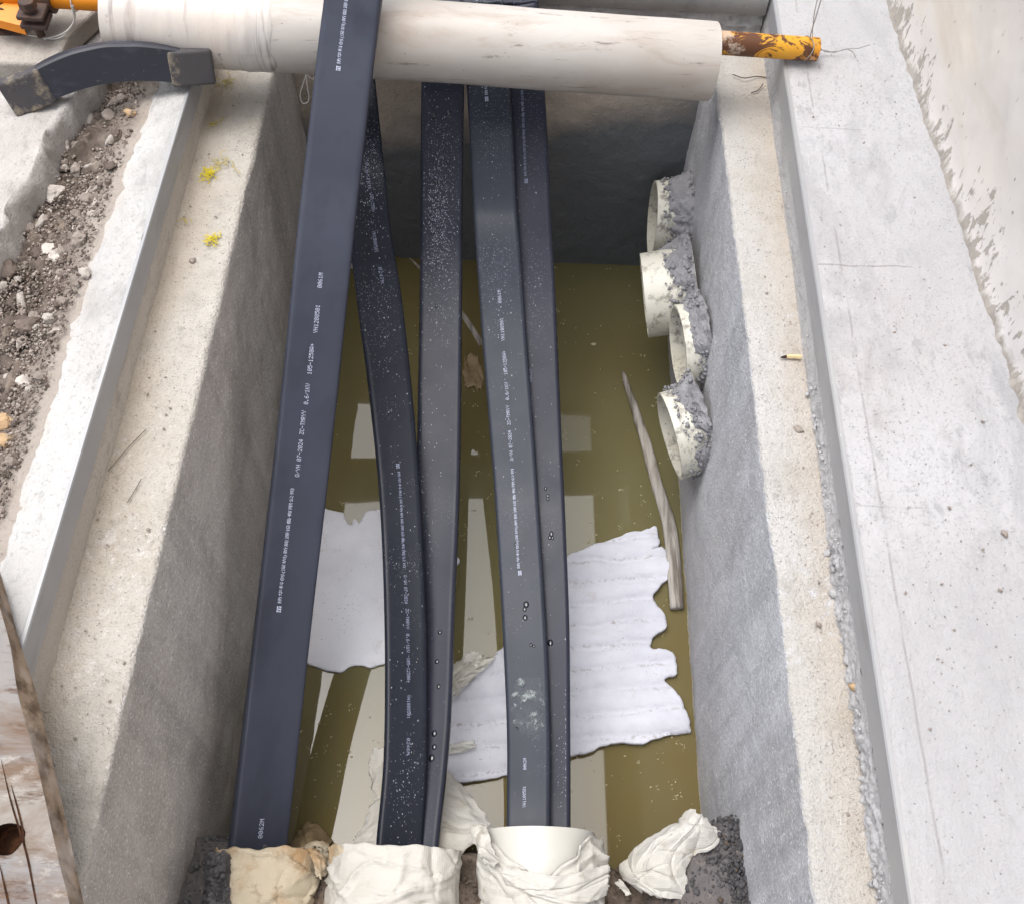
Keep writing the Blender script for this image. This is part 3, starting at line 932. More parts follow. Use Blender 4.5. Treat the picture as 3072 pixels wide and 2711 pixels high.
# ------------------------------------------------------------------ black arched saddle at the left
SB = np.array(at(77, 216, .118)); SE = np.array(at(398, 166, .108))
SD = thing("pipe_saddle", "black arched plastic pipe saddle with dusty square ends bridging rubble and kerb", "saddle", SB)
sx = SE - SB; Ls = np.linalg.norm(sx); sx = sx / Ls
sy = np.cross([0, 0, 1.0], sx); sy /= np.linalg.norm(sy); sz = np.cross(sx, sy)
_t = math.radians(18); sy, sz = sy * math.cos(_t) - sz * math.sin(_t), sz * math.cos(_t) + sy * math.sin(_t)
SB = SB + np.array([0, -.022, .010]); SE = SE + np.array([0, -.022, .010])
dep, hh, rise = .030, .072, .032
n = 40
P = []
for t in np.linspace(-.02, 1.02, n):
    zc = rise * (1 - (2 * t - 1) ** 2)
    zc2 = rise * 1.15 * (1 - (2 * t - 1) ** 2)
    c = SB + sx * Ls * t
    th_ = hh * .94
    ring = [c + sz * zc, c + sz * (zc + th_ * .5), c + sz * (zc2 + th_ - .004), c + sy * .004 + sz * (zc2 + th_), c + sy * (dep - .004) + sz * (zc2 + th_), c + sy * dep + sz * (zc2 + th_ - .004), c + sy * dep + sz * zc]
    P.append(ring)
P = np.array(P); P += .0012 * fbm(P, 14, 3, 91)[..., None]
Fc = grid_faces(n, 7, True) + [tuple(range(7))[::-1], tuple((n - 1) * 7 + j for j in range(7))]
mesh("arch", P.reshape(-1, 3), Fc, BLACK_PL, SD, True).modifiers.new("edge", 'EDGE_SPLIT').split_angle = math.radians(35)
for t, hw, tl_, lb_ in ((.0, .043, .22, "end block caked with yellowish dried mud"), (1.0, .044, -.08, "end block scraped pale")):
    c = SB + sx * Ls * t + sy * (dep / 2 - .001) + sz * (hh / 2)
    V, Fc = obox(c, sx * math.cos(tl_) + sz * math.sin(tl_), sy, sz * math.cos(tl_) - sx * math.sin(tl_), hw, dep / 2 + .003, hh / 2)
    o = mesh("end_block", V, Fc, MUD_PL, SD, False); bevel(o, .006, 3); o['label'] = lb_
# ------------------------------------------------------------------ board at the bottom left
ZB = .152
tp_ = [(-25, 1130), (-4, 1200), (20, 1285), (38, 1392), (75, 1528), (112, 1693), (141, 1810), (175, 1960)]
bt_ = [(-20, 1080), (7, 1163), (26, 1232), (45, 1298), (75, 1392), (108, 1536), (131, 1634), (168, 1806), (200, 1960)]
TPe = catmull(np.array([at(px, py, ZB) for px, py in tp_]), 60)
BTe = catmull(np.array([at(px, py, ZB - .036) for px, py in bt_]), 60)
dirb = (TPe[-1] - TPe[0]); dirb /= np.linalg.norm(dirb); perp = np.array([dirb[1], -dirb[0], 0]); perp = perp if perp[0] < 0 else -perp
BDT = thing("board", "worn white painted wooden board with a round hole at the bottom left", "board", (TPe[40][0] - .1, TPe[40][1], ZB - .037))
hc = np.array(at(14, 1674, ZB)); hr = .021
# top face with a real hole: grid triangulated round the hole outline
wid = .30
s0 = TPe[0]; 
outl = [p[:2] for p in TPe] + [(TPe[-1] + perp * wid)[:2], (TPe[0] + perp * wid)[:2]]
hol = [(hc[0] + hr * (1 + .08 * math.sin(3 * t)) * math.cos(t), hc[1] + hr * (1 + .08 * math.cos(2 * t)) * math.sin(t)) for t in np.linspace(0, 2 * math.pi, 28, endpoint=False)]
grid = []
mn, mx = np.min(outl, 0), np.max(outl, 0)
for gx in np.arange(mn[0], mx[0], .012):
    for gy in np.arange(mn[1], mx[1], .012):
        grid.append((gx + rnd.uniform(-.003, .003), gy + rnd.uniform(-.003, .003)))


def cdt(outline, pts, holes=()):
    vs = [Vector(p) for p in outline]; ed = [(i, (i + 1) % len(outline)) for i in range(len(outline))]
    fc = [list(range(len(outline)))]
    for h in holes:
        o0 = len(vs); vs += [Vector(p) for p in h]; ed += [(o0 + i, o0 + (i + 1) % len(h)) for i in range(len(h))]
    allh = list(holes)
    vs += [Vector(p) for p in pts]
    ov, oe, of, _, _, _ = geometry.delaunay_2d_cdt(vs, ed, [], 0, 1e-6)
    def inside(p, poly):
        c = False; j = len(poly) - 1
        for i in range(len(poly)):
            if (poly[i][1] > p[1]) != (poly[j][1] > p[1]) and p[0] < (poly[j][0] - poly[i][0]) * (p[1] - poly[i][1]) / (poly[j][1] - poly[i][1]) + poly[i][0]: c = not c
            j = i
        return c
    keep = []
    for f in of:
        cx = sum(ov[i][0] for i in f) / len(f); cy = sum(ov[i][1] for i in f) / len(f)
        if inside((cx, cy), outline) and not any(inside((cx, cy), h) for h in allh): keep.append(tuple(f))
    return np.array([v[:] for v in ov]), keep


def orient_up(V, Fc):
    out = []
    for f in Fc:
        a, b_, c = V[f[0]], V[f[1]], V[f[2]]
        out.append(f if (b_[0] - a[0]) * (c[1] - a[1]) - (b_[1] - a[1]) * (c[0] - a[0]) > 0 else f[::-1])
    return out


V2, F2 = cdt([tuple(p) for p in outl], grid, [hol])
F2 = orient_up(V2, F2)
used = sorted({i for f in F2 for i in f}); rm = {i: k for k, i in enumerate(used)}
V3 = np.c_[V2[used], np.full(len(used), ZB)]
V3[:, 2] += .0008 * fbm(V3 * np.array([.6, 2, 1]), 40, 3, 95)
mesh("top_face", V3, [tuple(rm[i] for i in f) for f in F2], BOARD, BDT, True)
m_ = 8
P = np.zeros((60, m_, 3))
for j in range(m_):
    t = j / (m_ - 1); P[:, j] = (TPe + np.array([0, 0, .0006])) * (1 - t) + BTe * t
P[:, 1:-1] += grid_normals(P)[:, 1:-1] * (.0022 * fbm(P[:, 1:-1], 60, 3, 96))[..., None]
mesh("edge_face", P.reshape(-1, 3), grid_faces(60, m_), BOARD_EDGE, BDT)
hw_, fh = [], []
for k, dz in enumerate((0.001, -.016, -.034)):
    hw_ += [(x, y, ZB + dz) for x, y in hol]
fh = grid_faces(3, 28, True) + [tuple(56 + j for j in range(28))]
mesh("bolt_hole", hw_, fh, HOLE, BDT)
# grain splits: thin dark strips laid on the board face
for ctrl in ([(2, 1515), (22, 1600), (52, 1700), (70, 1790), (78, 1830)], [(22, 1565), (42, 1640), (50, 1690)], [(-2, 1720), (14, 1790), (24, 1840)]):
    cp = np.array([at(px, py, ZB + .0012) for px, py in ctrl])
    cp = catmull(cp, 40); wv_ = .0011 * np.sin(np.linspace(0, math.pi, 40)) + .0002
    L_p = cp + perp * wv_[:, None]; R_p = cp - perp * wv_[:, None]; D_p = cp + np.array([0, 0, -.0022])
    mesh("split", np.concatenate([L_p, R_p]), [(i, i + 1, 40 + i + 1, 40 + i) for i in range(39)], HOLE, BDT, False)

# ------------------------------------------------------------------ flat black cables
FONT = {
 '0': "01110100011001110101110011000101110", '1': "00100011000010000100001000010001110", '2': "01110100010000100010001000100011111",
 '4': "00010001100101010010111110001000010", '5': "11111100001111000001000011000101110", '6': "00110010001000011110100011000101110",
 '7': "11111000010001000100010000100001000", '8': "01110100011000101110100011000101110", '9': "01110100011000101111000010001001100",
 '-': "00000000000000011111000000000000000", '.': "00000000000000000000000000110001100", '/': "00000000010001000100010001000000000",
 '+': "00000001000010011111001000010000000", 'Q': "01110100011000110001101011001001101", 'Y': "10001100011000101010001000010000100",
 'H': "10001100011000111111100011000110001", 'Z': "11111000010001000100010001000011111", 'C': "01110100011000010000100001000101110",
 'T': "11111001000010000100001000010000100", 'M': "10001110111010110101100011000110001", 'R': "11110100011000111110101001001010001",
 'K': "10001100101010011000101001001010001", 'V': "10001100011000110001100010101000100", 'A': "01110100011000110001111111000110001",
}


def dots(text, h=.0125, pitch=None):
    """5x7 dot-matrix lettering as quads in (u along, v up)"""
    c = h / 7; pitch = pitch or c * 6.2
    Q = []
    for k, ch in enumerate(text):
        if ch == ' ': continue
        bm_ = FONT[ch]
        for r_ in range(7):
            x = 0
            while x < 5:
                if bm_[r_ * 5 + x] == '1':
                    x1 = x
                    while x1 < 5 and bm_[r_ * 5 + x1] == '1': x1 += 1
                    Q.append((k * pitch + x * c, (6 - r_) * c + c * .06, k * pitch + x1 * c - c * .04, (7 - r_) * c - c * .06)); x = x1
                else: x += 1
    return Q, len(text) * pitch


LOGO = [(0, .72, .44, 1), (.56, .72, 1, 1), (0, .40, .26, .58), (.36, .40, .64, .58), (.74, .40, 1, .58), (0, 0, .26, .28), (.36, 0, .64, .28), (.74, 0, 1, .28), (.44, .28, .56, .72)]


def cjk(text, h, squeeze):
    cu = bpy.data.curves.new("print_text", 'FONT'); cu.body = text; cu.size = 1; cu.resolution_u = 1
    ob = bpy.data.objects.new("print_text", cu); COL.objects.link(ob)
    bpy.context.view_layer.update()
    me = ob.to_mesh()
    V = np.array([v.co[:2] for v in me.vertices]); Fc = [tuple(p.vertices) for p in me.polygons]
    ob.to_mesh_clear(); bpy.data.objects.remove(ob); bpy.data.curves.remove(cu)
    y0, y1 = V[:, 1].min(), V[:, 1].max(); s = h / (y1 - y0)
    V[:, 1] = (V[:, 1] - y0) * s; V[:, 0] = (V[:, 0] - V[:, 0].min()) * s * squeeze
    return V, Fc, V[:, 0].max()


def cable(name, label, st, mat, thick=.022, rad=.007, texts=(), pm=PRINT, drops=0, specks=(), seed=0, group="flat black cables through the trench", groove=None):
    """st: rows of (py, pxL, pxR, zL, zR) - edges of the upper face"""
    PL = np.array([at(s[1], s[0], s[3]) for s in st]); PRt = np.array([at(s[2], s[0] + (s[5] if len(s) > 5 else 0), s[4]) for s in st])
    n = 200
    PL = catmull(PL, n); PRt = catmull(PRt, n)
    C = (PL + PRt) / 2; Wd = np.linalg.norm(PRt - PL, axis=1)
    A = (PRt - PL) / Wd[:, None]
    T = np.gradient(C, axis=0); T /= np.linalg.norm(T, axis=1, keepdims=True)
    A = A - T * np.sum(A * T, 1, keepdims=True); A /= np.linalg.norm(A, axis=1, keepdims=True)
    N = np.cross(A, T); N *= np.sign(N[:, 2:3] + 1e-9)
    arc_l = np.concatenate([[0], np.cumsum(np.linalg.norm(np.diff(C, axis=0), axis=1))])
    prof = []            # (a in half widths offset, n)
    na = 14
    top = [(-1 + 2 * i / na, 0.0, 0) for i in range(na + 1)]
    right = [(1, -rad * (1 - math.cos(t)), rad * math.sin(t)) for t in np.radians([30, 60, 90])] + [(1, -(thick - rad), rad)] + [(1, -(thick - rad) - rad * math.sin(t), rad * math.cos(t)) for t in np.radians([45, 90])]
    left = [(-a_, b_2, -c_) for a_, b_2, c_ in right][::-1]
    prof = top + right + left
    m = len(prof)
    P = np.zeros((n, m, 3))
    for j, (u, nz_, ex) in enumerate(prof):
        dip = 0
        if abs(u) < 1 and nz_ == 0: dip = -.0012 * (1 - u * u)
        P[:, j] = C + A * (u * Wd[:, None] / 2 + ex) + N * (nz_ + dip)
    P += .0002 * np.stack([fbm(P, 4, 2, seed + k) for k in range(3)], -1)
    root = thing(name, label, "cable", C[n // 2], group)
    Fc = grid_faces(n, m, True) + [tuple(range(m))[::-1], tuple((n - 1) * m + j for j in range(m))]
    mesh("sheath", P.reshape(-1, 3), Fc, mat, root)

    def surf(u, v, lift=.0009):
        """u: metres along from the first station, v: -1..1 across"""
        i = np.interp(u, arc_l, np.arange(n)); i0 = np.clip(i.astype(int), 0, n - 2); f = (i - i0)[:, None]
        g_ = lambda X: X[i0] * (1 - f) + X[i0 + 1] * f
        wd = np.interp(u, arc_l, Wd)
        return g_(C) + g_(A) * (v * wd / 2)[:, None] + g_(N) * (lift - .0012 * (1 - v * v))[:, None]

    def u_of_py(py):
        pys = np.array([(CY + F0 * (R.T @ (c - CAM))[1] / (R.T @ (c - CAM))[2]) / K for c in C])
        o_ = np.argsort(pys); return float(np.interp(py, pys[o_], arc_l[o_]))
    for tx in texts:
        # tx: (kind, text, py start, py end, across position of the baseline -1..1, height in m, direction)
        kd, s, pa, pb, v0, h, flip = tx
        ua, ub = u_of_py(pa), u_of_py(pb)
        wd = Wd[n // 2]
        if kd == 'd':
            Q, Lt = dots(s, h); sc = (ub - ua) / Lt
            V = []; Fc = []
            for (x0, y0, x1, y1) in Q:
                k = len(V); V += [(x0, y0), (x1, y0), (x1, y1), (x0, y1)]; Fc.append((k, k + 1, k + 2, k + 3))
            V = np.array(V)
        elif kd == 'l':
            V, Fc = [], []
            for (x0, y0, x1, y1) in LOGO:
                k = len(V); V += [(x0 * h, y0 * h), (x1 * h, y0 * h), (x1 * h, y1 * h), (x0 * h, y1 * h)]; Fc.append((k, k + 1, k + 2, k + 3))
            V = np.array(V); sc = (ub - ua) / h
        else:
            V, Fc, Lt = cjk(s, h, 1.0); sc = (ub - ua) / Lt
        u = ua + V[:, 0] * sc
        v = v0 + flip * V[:, 1] / (wd / 2)
        mesh("printing", surf(u, v), Fc, pm, root, False)
    if specks:
        kb = Bag(); rs = np.random.RandomState(seed + 9)
        for (cnt_, pyc, vc, sp_) in specks:
            u0_ = u_of_py(pyc)
            uu = u0_ + rs.normal(0, sp_ * .5, cnt_); vv = np.clip(vc + rs.normal(0, .45, cnt_), -.97, .97)
            ok = (uu > .02) & (uu < arc_l[-1] - .6); uu, vv = uu[ok], vv[ok]
            hu = rs.choice([.0006, .0008, .001, .0012, .0018], len(uu)); hv = hu * rs.uniform(.4, .9, len(uu)) / (Wd[n // 2] / 2)
            q_ = [surf(uu + a_ * hu, np.clip(vv + b_2 * hv, -1, 1), .0007) for a_, b_2 in ((-1, 0), (0, -1), (1, 0), (0, 1))]
            V = np.stack(q_, 1).reshape(-1, 3)
            kb.add(V, [(4 * i, 4 * i + 1, 4 * i + 2, 4 * i + 3) for i in range(len(uu))])
        kind(kb.build("dust_specks", SPECK, root, False), 'stuff')
    if drops:
        dbag = Bag(); rs = np.random.RandomState(seed + 5)
        for (py, v, r_) in drops:
            p = surf(np.array([u_of_py(py)]), np.array([v]), 0)[0]
            i = int(np.interp(u_of_py(py), arc_l, np.arange(n)))
            V, Fc = ICO2
            Q = V * np.array([r_ * rs.uniform(.8, 1.1), r_ * rs.uniform(1., 1.5), r_ * .45])
            Q = Q[:, :1] * A[i] + Q[:, 1:2] * T[i] + Q[:, 2:3] * N[i] + p
            dbag.add(Q, Fc)
        kind(dbag.build("water_drops", DROP, root), 'stuff')
    return root


CN = "扬华科创(深圳)新能源设备有限公司"
up_t = 1
Bcab = [
    (1760, 463, 561, -.50, -.575), (1690, 471, 569, -.48, -.545), (1500, 491, 590, -.435, -.485), (1264, 517, 615, -.37, -.41), (865, 562, 660, -.20, -.23), (466, 600, 700, .012, .0), (300, 618, 718, .105, .10), (126, 637, 737, .208, .208), (60, 645, 745, .248, .25), (0, 652, 752, .285, .290), (-120, 665, 767, .36, .365), (-420, 697, 800, .56, .56)]
t1 = [('d', "0062M", 1672, 1632, .02, .0088, -1), ('l', "", 1222, 1210, -.22, .0088, -1), ('c', CN, 1205, 976, -.22, .0088, -1),
      ('d', "Q/YH 07-2024", 952, 877, -.10, .0088, -1), ('d', "ZC-TMRYY", 868, 820, -.10, .0088, -1), ('d', "0.6/1KV", 808, 766, -.05, .0088, -1),
      ('d', "105-1250A+", 748, 686, -.03, .0088, -1), ('d', "YH1208501", 665, 608, .05, .0088, -1), ('d', "0061M", 575, 544, .05, .0088, -1),
      ('l', "", 143, 134, -.12, .0088, -1), ('c', CN, 130, -70, -.12, .0088, -1)]
# text runs up the picture: letters stand with their tops to the left, so "up" is towards -across
cable("flat_cable", "clean flat black cable passing over the white pipe, leftmost of the five", Bcab, CAB[0], .026, .007, t1, PRINT, 0, (), 100)

Zm = {165: 0.0, 400: -.20, 640: -.355, 850: -.445, 1050: -.50, 1300: -.525, 1630: -.50}
t2 = [('d', "0.6/1KV", 325, 378, .10, .0078, 1), ('d', "105-1250A+", 388, 425, .20, .0078, 1), ('d', "YH1008501", 462, 506, .10, .0078, 1), ('d', "0247M", 535, 568, .15, .0078, 1),
      ('l', "", 925, 934, -.12, .0078, 1), ('c', CN, 940, 1132, -.10, .0078, 1), ('d', "Q/YH 07-2024", 1147, 1205, -.05, .0078, 1), ('d', "ZC-TMRYY", 1214, 1255, .0, .0078, 1),
      ('d', "0.6/1KV", 1264, 1302, .0, .0078, 1), ('d', "105-1250A+", 1312, 1362, .0, .0078, 1), ('d', "YH1008501", 1386, 1434, .0, .0078, 1), ('d', "0246M", 1472, 1506, .0, .0078, 1)]
dr2 = [(1372, -.85, .004), (1405, -.9, .003), (1500, .3, .003), (1320, .6, .003)]
cable("flat_cable", "speckled flat black cable slanting out from under the clean one, second from left",
      [(1760, 757, 835, -.49, -.515), (1680, 762, 838, -.475, -.50), (1500, 776, 847, -.465, -.485), (1250, 776, 845, -.455, -.47), (1000, 766, 834, -.42, -.435), (800, 746, 819, -.35, -.365), (600, 720, 797, -.245, -.26), (470, 704, 776, -.155, -.17), (350, 691, 764, -.07, -.085), (165, 674, 744, .0, -.012), (90, 668, 736, .032, .028), (0, 662, 730, .130, .130), (-160, 652, 722, .150, .150), (-420, 640, 712, .15, .15)],
      CAB[1], .020, .0075, t2, PRINT_DIM, dr2, ((400, 330, 0, .16), (160, 560, .1, .4), (150, 1250, 0, .5), (110, 1560, .1, .10)), 120)

dr3 = [(1262, .45, .005), (1320, .35, .005), (1370, .5, .004), (1463, .4, .006), (1490, .45, .005), (1512, .35, .006), (232, -.45, .006), (240, -.35, .004), (226, .35, .005), (288, .3, .004), (323, .35, .004), (365, -.3, .005), (612, -.2, .004)]
cable("flat_cable", "flat black cable with dense white speckle below the white pipe, third from left",
      [(1760, 800, 862, -.53, -.52), (1680, 806, 866, -.515, -.505), (1450, 818, 889, -.515, -.50), (1200, 830, 899, -.51, -.495), (950, 836, 910, -.475, -.465), (600, 843, 915, -.335, -.33), (400, 845, 917, -.20, -.20), (165, 847, 920, -.012, -.012), (90, 850, 920, .030, .03), (20, 851, 919, .125, .125), (-60, 852, 918, .150, .150), (-420, 852, 918, .15, .15)],
      CAB[2], .022, .0075, (), PRINT_DIM, dr3, ((900, 430, -.1, .16), (170, 560, 0, .3), (120, 300, -.2, .3), (160, 1000, -.7, .35)), 140)

t4 = [('d', "YH1108501", 1610, 1567, -.12, .0078, -1), ('d', "0062M", 1535, 1511, -.10, .0078, -1), ('l', "", 1147, 1138, .04, .0078, -1), ('c', CN, 1134, 935, .0, .0078, -1),
      ('d', "Q/YH 07-2024", 918, 858, .0, .0078, -1), ('d', "ZC-TMRYY", 848, 808, .0, .0078, -1), ('d', "0.6/1KV", 798, 762, .02, .0078, -1), ('d', "105-1250A+", 748, 700, .04, .0078, -1),
      ('d', "YH1108501", 680, 634, .04, .0078, -1), ('d', "0061M", 605, 578, .02, .0078, -1), ('l', "", 202, 193, -.02, .0078, -1), ('c', "扬华", 190, 168, -.02, .0078, -1), ('c', CN, 40, -160, -.2, .0078, -1)]
dr4 = [(1206, .2, .006), (1215, .1, .004), (1232, .1, .005), (1287, .35, .004), (1290, .5, .003), (1085, -.2, .003)]
cable("flat_cable", "grey black flat cable with scuffed film patch, second from right, overlapping the last",
      [(1760, 1014, 1091, -.50, -.49), (1630, 1018, 1089, -.475, -.465), (1450, 1018, 1089, -.485, -.475), (1250, 1009, 1082, -.49, -.48), (1000, 994, 1067, -.465, -.455), (850, 982, 1057, -.42, -.41), (640, 965, 1041, -.33, -.32), (466, 953, 1028, -.225, -.215), (400, 949, 1023, -.185, -.175), (260, 942, 1016, -.085, -.075), (165, 937, 1010, -.022, -.016), (90, 934, 1006, .034, .038), (20, 930, 998, .130, .134), (-60, 925, 990, .155, .155), (-420, 905, 968, .155, .155)],
      CAB[3], .022, .0075, t4, PRINT, dr4, ((170, 520, 0, .45), (70, 1000, 0, .5)), 160)

t5 = [('c', CN, 1330, 1010, -.2, .0078, -1), ('d', "Q/YH 07-2024", 1068, 1010, -.36, .0078, -1), ('d', "ZC-TMRYY", 998, 956, -.36, .0078, -1), ('d', "0.6/1KV", 950, 912, -.34, .0078, -1), ('d', "105-1250A+", 898, 850, -.32, .0078, -1), ('d', "YH2508501", 835, 788, -.30, .0078, -1), ('d', "0061M", 762, 736, -.25, .0078, -1),
      ('l', "", 366, 357, .0, .0078, -1), ('c', CN, 352, 180, -.02, .0078, -1), ('d', "0.6", 15, -6, -.15, .0078, -1)]
t5[0] = ('c', CN, 1290, 1088, -.34, .0078, -1)
dr5 = [(975, .2, .004), (990, .3, .004), (996, .3, .004), (1066, .4, .005), (1073, .3, .004), (1074, .45, .004), (1282, .1, .006)]
cable("flat_cable", "dark flat cable half hidden beneath its neighbour, rightmost of the five",
      [(1760, 1066, 1130, -.515, -.505), (1630, 1066, 1130, -.50, -.49), (1450, 1066, 1130, -.51, -.50), (1250, 1059, 1129, -.515, -.505), (1050, 1049, 1122, -.495, -.485), (850, 1038, 1113, -.44, -.43), (600, 1028, 1102, -.325, -.315), (400, 1020, 1091, -.20, -.19), (260, 1014, 1085, -.10, -.092), (165, 1012, 1079, -.032, -.026), (90, 1008, 1074, .026, .03), (20, 1000, 1068, .124, .126), (-60, 995, 1060, .148, .148), (-420, 980, 1040, .148, .148)],
      CAB[4], .020, .0075, t5, PRINT_DIM, dr5, ((110, 480, .1, .4), (50, 1100, .2, .5), (90, 1520, .8, .12)), 180)

# ------------------------------------------------------------------ four conduits out of the right wall
def ring_noise(th, s, seed): return fbm(np.c_[np.cos(th) * s, np.sin(th) * s, np.full(len(th), seed * 3.7)], 1, 3, seed)


cd = [((.352, 1.931, -.436), (.446, 1.931, -.432), .100, "grimy white conduit end farthest back, half buried in grey mortar under the end wall", 1.5),
      ((.318, 1.662, -.432), (.446, 1.669, -.402), .106, "longest white conduit end, second from the back, reaching farthest over the water", .9),
      ((.385, 1.462, -.386), (.446, 1.470, -.378), .104, "short white conduit end sitting tight above the nearest one", 1.0),
      ((.365, 1.262, -.458), (.446, 1.282, -.440), .104, "nearest white conduit end with the grey stick leaning below it", 1.0)]
for k, (m0, w0, r, lab, heavy) in enumerate(cd):
    m0, w0 = np.array(m0), np.array(w0)
    ct = thing("conduit", lab, "conduit", w0, "white conduits in the right trench wall")
    hollow("conduit_barrel", m0, w0, r, r - .0065, CONDUIT, ct, 56, 12, .0015, 200 + k, .05, 0)
    ed_ = thing_inner = None
    # rough mortar packed round it
    d, a, b_ = frame(w0 - m0)
    sg, rows = 150, 26
    th = np.linspace(0, 2 * math.pi, sg, endpoint=False)
    P = np.zeros((rows, sg, 3))
    face = (.448 - m0[0])
    for i in range(rows):
        t = i / (rows - 1)
        reach = (.044 + .030 * ring_noise(th, 2.6, 210 + k)) * heavy
        side = .6 + .4 * np.cos(th - (2.2 if k else 2.6))
        reach = np.clip(reach * (.4 + side), .006, face * .75)
        spread = .014 + .016 * (1 + ring_noise(th, 2.6, 220 + k))
        xx = face - reach * (1 - t) ** 1.0
        rr = r - .003 + spread * t ** 1.6 + .004 * math.sin(math.pi * t)
        P[i] = m0 + d * (xx[:, None]) + rr[:, None] * (np.cos(th)[:, None] * a + np.sin(th)[:, None] * b_)
    nn = grid_normals(P)
    P += nn * (.007 * fbm(P, 55, 4, 230 + k) + .005 * np.abs(fbm(P, 150, 3, 240 + k)))[..., None] * np.linspace(.3, 1, rows)[:, None, None]
    mesh("mortar_collar", P.reshape(-1, 3), grid_faces(rows, sg, True), DARK_MORTAR, ct)
    lb = Bag()
    for i in range(760):
        ang = rnd.uniform(0, 2 * math.pi)
        xq = .445 - abs(rnd.gauss(0, .032)) * heavy
        if xq < m0[0] + .02: continue
        cpt = m0 + d * (xq - m0[0]) + (r + rnd.uniform(-.001, .008) + max(0, .03 - (.445 - xq)) * rnd.uniform(0, 1.1)) * (math.cos(ang) * a + math.sin(ang) * b_)
        lb.add(*rock_geo(cpt, rnd.choice([.0015, .002, .0025, .003, .004, .006]), 5000 + 300 * k + i, ICO1, .9))
    kind(lb.build("mortar_crumbs", DARK_MORTAR, ct), 'stuff')

# ------------------------------------------------------------------ woven bags round the near conduits
def creases(U, Vv, seed, nline=9, amp=.006, w0=.035):
    rs = np.random.RandomState(seed); d = 0
    for _ in range(nline):
        a = rs.uniform(0, math.pi); c = rs.uniform(0, 1, 2)
        t = (U - c[0]) * math.cos(a) + (Vv - c[1]) * math.sin(a); s_ = -(U - c[0]) * math.sin(a) + (Vv - c[1]) * math.cos(a)
        t = t + .06 * np.sin(s_ * rs.uniform(3, 8) + rs.uniform(0, 6))
        wd = w0 * rs.uniform(.5, 1.6); ln = rs.uniform(.25, .6)
        d = d + amp * rs.uniform(-1, 1) * np.exp(-np.abs(t) / wd) * np.exp(-(s_ / ln) ** 2)
    return d


def solid(o, th):
    md = o.modifiers.new("thick", 'SOLIDIFY'); md.thickness = th; md.offset = 0
    return o


def cloth(name, rows, mat, parent=None, nu=70, nv=50, seed=1, amp=.006, nline=12, rag=.03, th=.0012, uneven=.004, w0=.035):
    C_ = np.array([[at(px, py, z) for px, py, z in r_] for r_ in rows])
    G = catmull(C_, nu)
    G = np.swapaxes(catmull(np.swapaxes(G, 0, 1), nv), 0, 1)
    # ragged edges: resample near the borders
    u = np.linspace(0, 1, nu)[:, None] * np.ones((1, nv)); v = np.linspace(0, 1, nv)[None, :] * np.ones((nu, 1))
    z0 = np.zeros((nu, nv))
    nz1 = fbm(np.stack([u * 9, v * 9, z0], -1), 1, 4, seed); nz2 = fbm(np.stack([u * 9, v * 9, z0 + 3], -1), 1, 4, seed + 1)
    eu = np.maximum(0, 1 - np.minimum(u, 1 - u) / .12); ev = np.maximum(0, 1 - np.minimum(v, 1 - v) / .12)
    uu = np.clip(u + (nz1 * rag - np.sign(.5 - u) * -rag * .5) * eu, 0, 1); vv = np.clip(v + (nz2 * rag - np.sign(.5 - v) * -rag * .5) * ev, 0, 1)
    fu = uu * (nu - 1); fv = vv * (nv - 1)
    i0 = np.clip(fu.astype(int), 0, nu - 2); j0 = np.clip(fv.astype(int), 0, nv - 2); a = (fu - i0)[..., None]; b_ = (fv - j0)[..., None]
    G = G[i0, j0] * (1 - a) * (1 - b_) + G[i0 + 1, j0] * a * (1 - b_) + G[i0, j0 + 1] * (1 - a) * b_ + G[i0 + 1, j0 + 1] * a * b_
    N = grid_normals(G); N *= np.sign(N[..., 2:3].mean())
    G = G + N * (creases(u, v, seed, nline, amp, w0) + uneven * fbm(G, 22, 3, seed + 2))[..., None]
    return solid(mesh(name, G.reshape(-1, 3), grid_faces(nu, nv), mat, parent), th)


def sleeve(name, cpts, rx, rz, mouth, mat, parent=None, nu=130, sg=180, seed=1, amp=.007, nline=22, th=.0012, uneven=.003, sag=None, w0=.03):
    c = catmull(np.array(cpts, float), nu)
    th_ = np.linspace(0, 2 * math.pi, sg, endpoint=False)
    G = np.zeros((nu, sg, 3))
    y0, y1 = c[0, 1], c[-1, 1]
    for j in range(sg):
        ys_ = np.linspace(y0 + mouth(th_[j]), y1, nu)
        t = np.linspace(0, 1, nu)
        cx = np.interp(-ys_, -c[:, 1], c[:, 0]); cz = np.interp(-ys_, -c[:, 1], c[:, 2])
        k_ = 1.0 if sag is None else sag(th_[j], t)
        G[:, j, 0] = cx + rx * k_ * math.cos(th_[j]); G[:, j, 1] = ys_; G[:, j, 2] = cz + rz * k_ * math.sin(th_[j])
    u = np.linspace(0, 1, nu)[:, None] * np.ones((1, sg)); v = (th_ / (2 * math.pi))[None, :] * np.ones((nu, 1))
    N = grid_normals(G)
    cen = np.stack([np.interp(-G[..., 1], -c[:, 1], c[:, 0]), G[..., 1], np.interp(-G[..., 1], -c[:, 1], c[:, 2])], -1)
    N *= np.sign(np.sum(N * (G - cen), -1, keepdims=True))
    # top half of the sleeve gets most of the folds
    G = G + N * (creases(u * 2.6, v * 1.9, seed, nline, amp, w0) + uneven * fbm(G, 20, 3, seed + 2))[..., None]
    o = mesh(name, G.reshape(-1, 3), grid_faces(nu, sg, True), mat, parent)
    return solid(o, th)


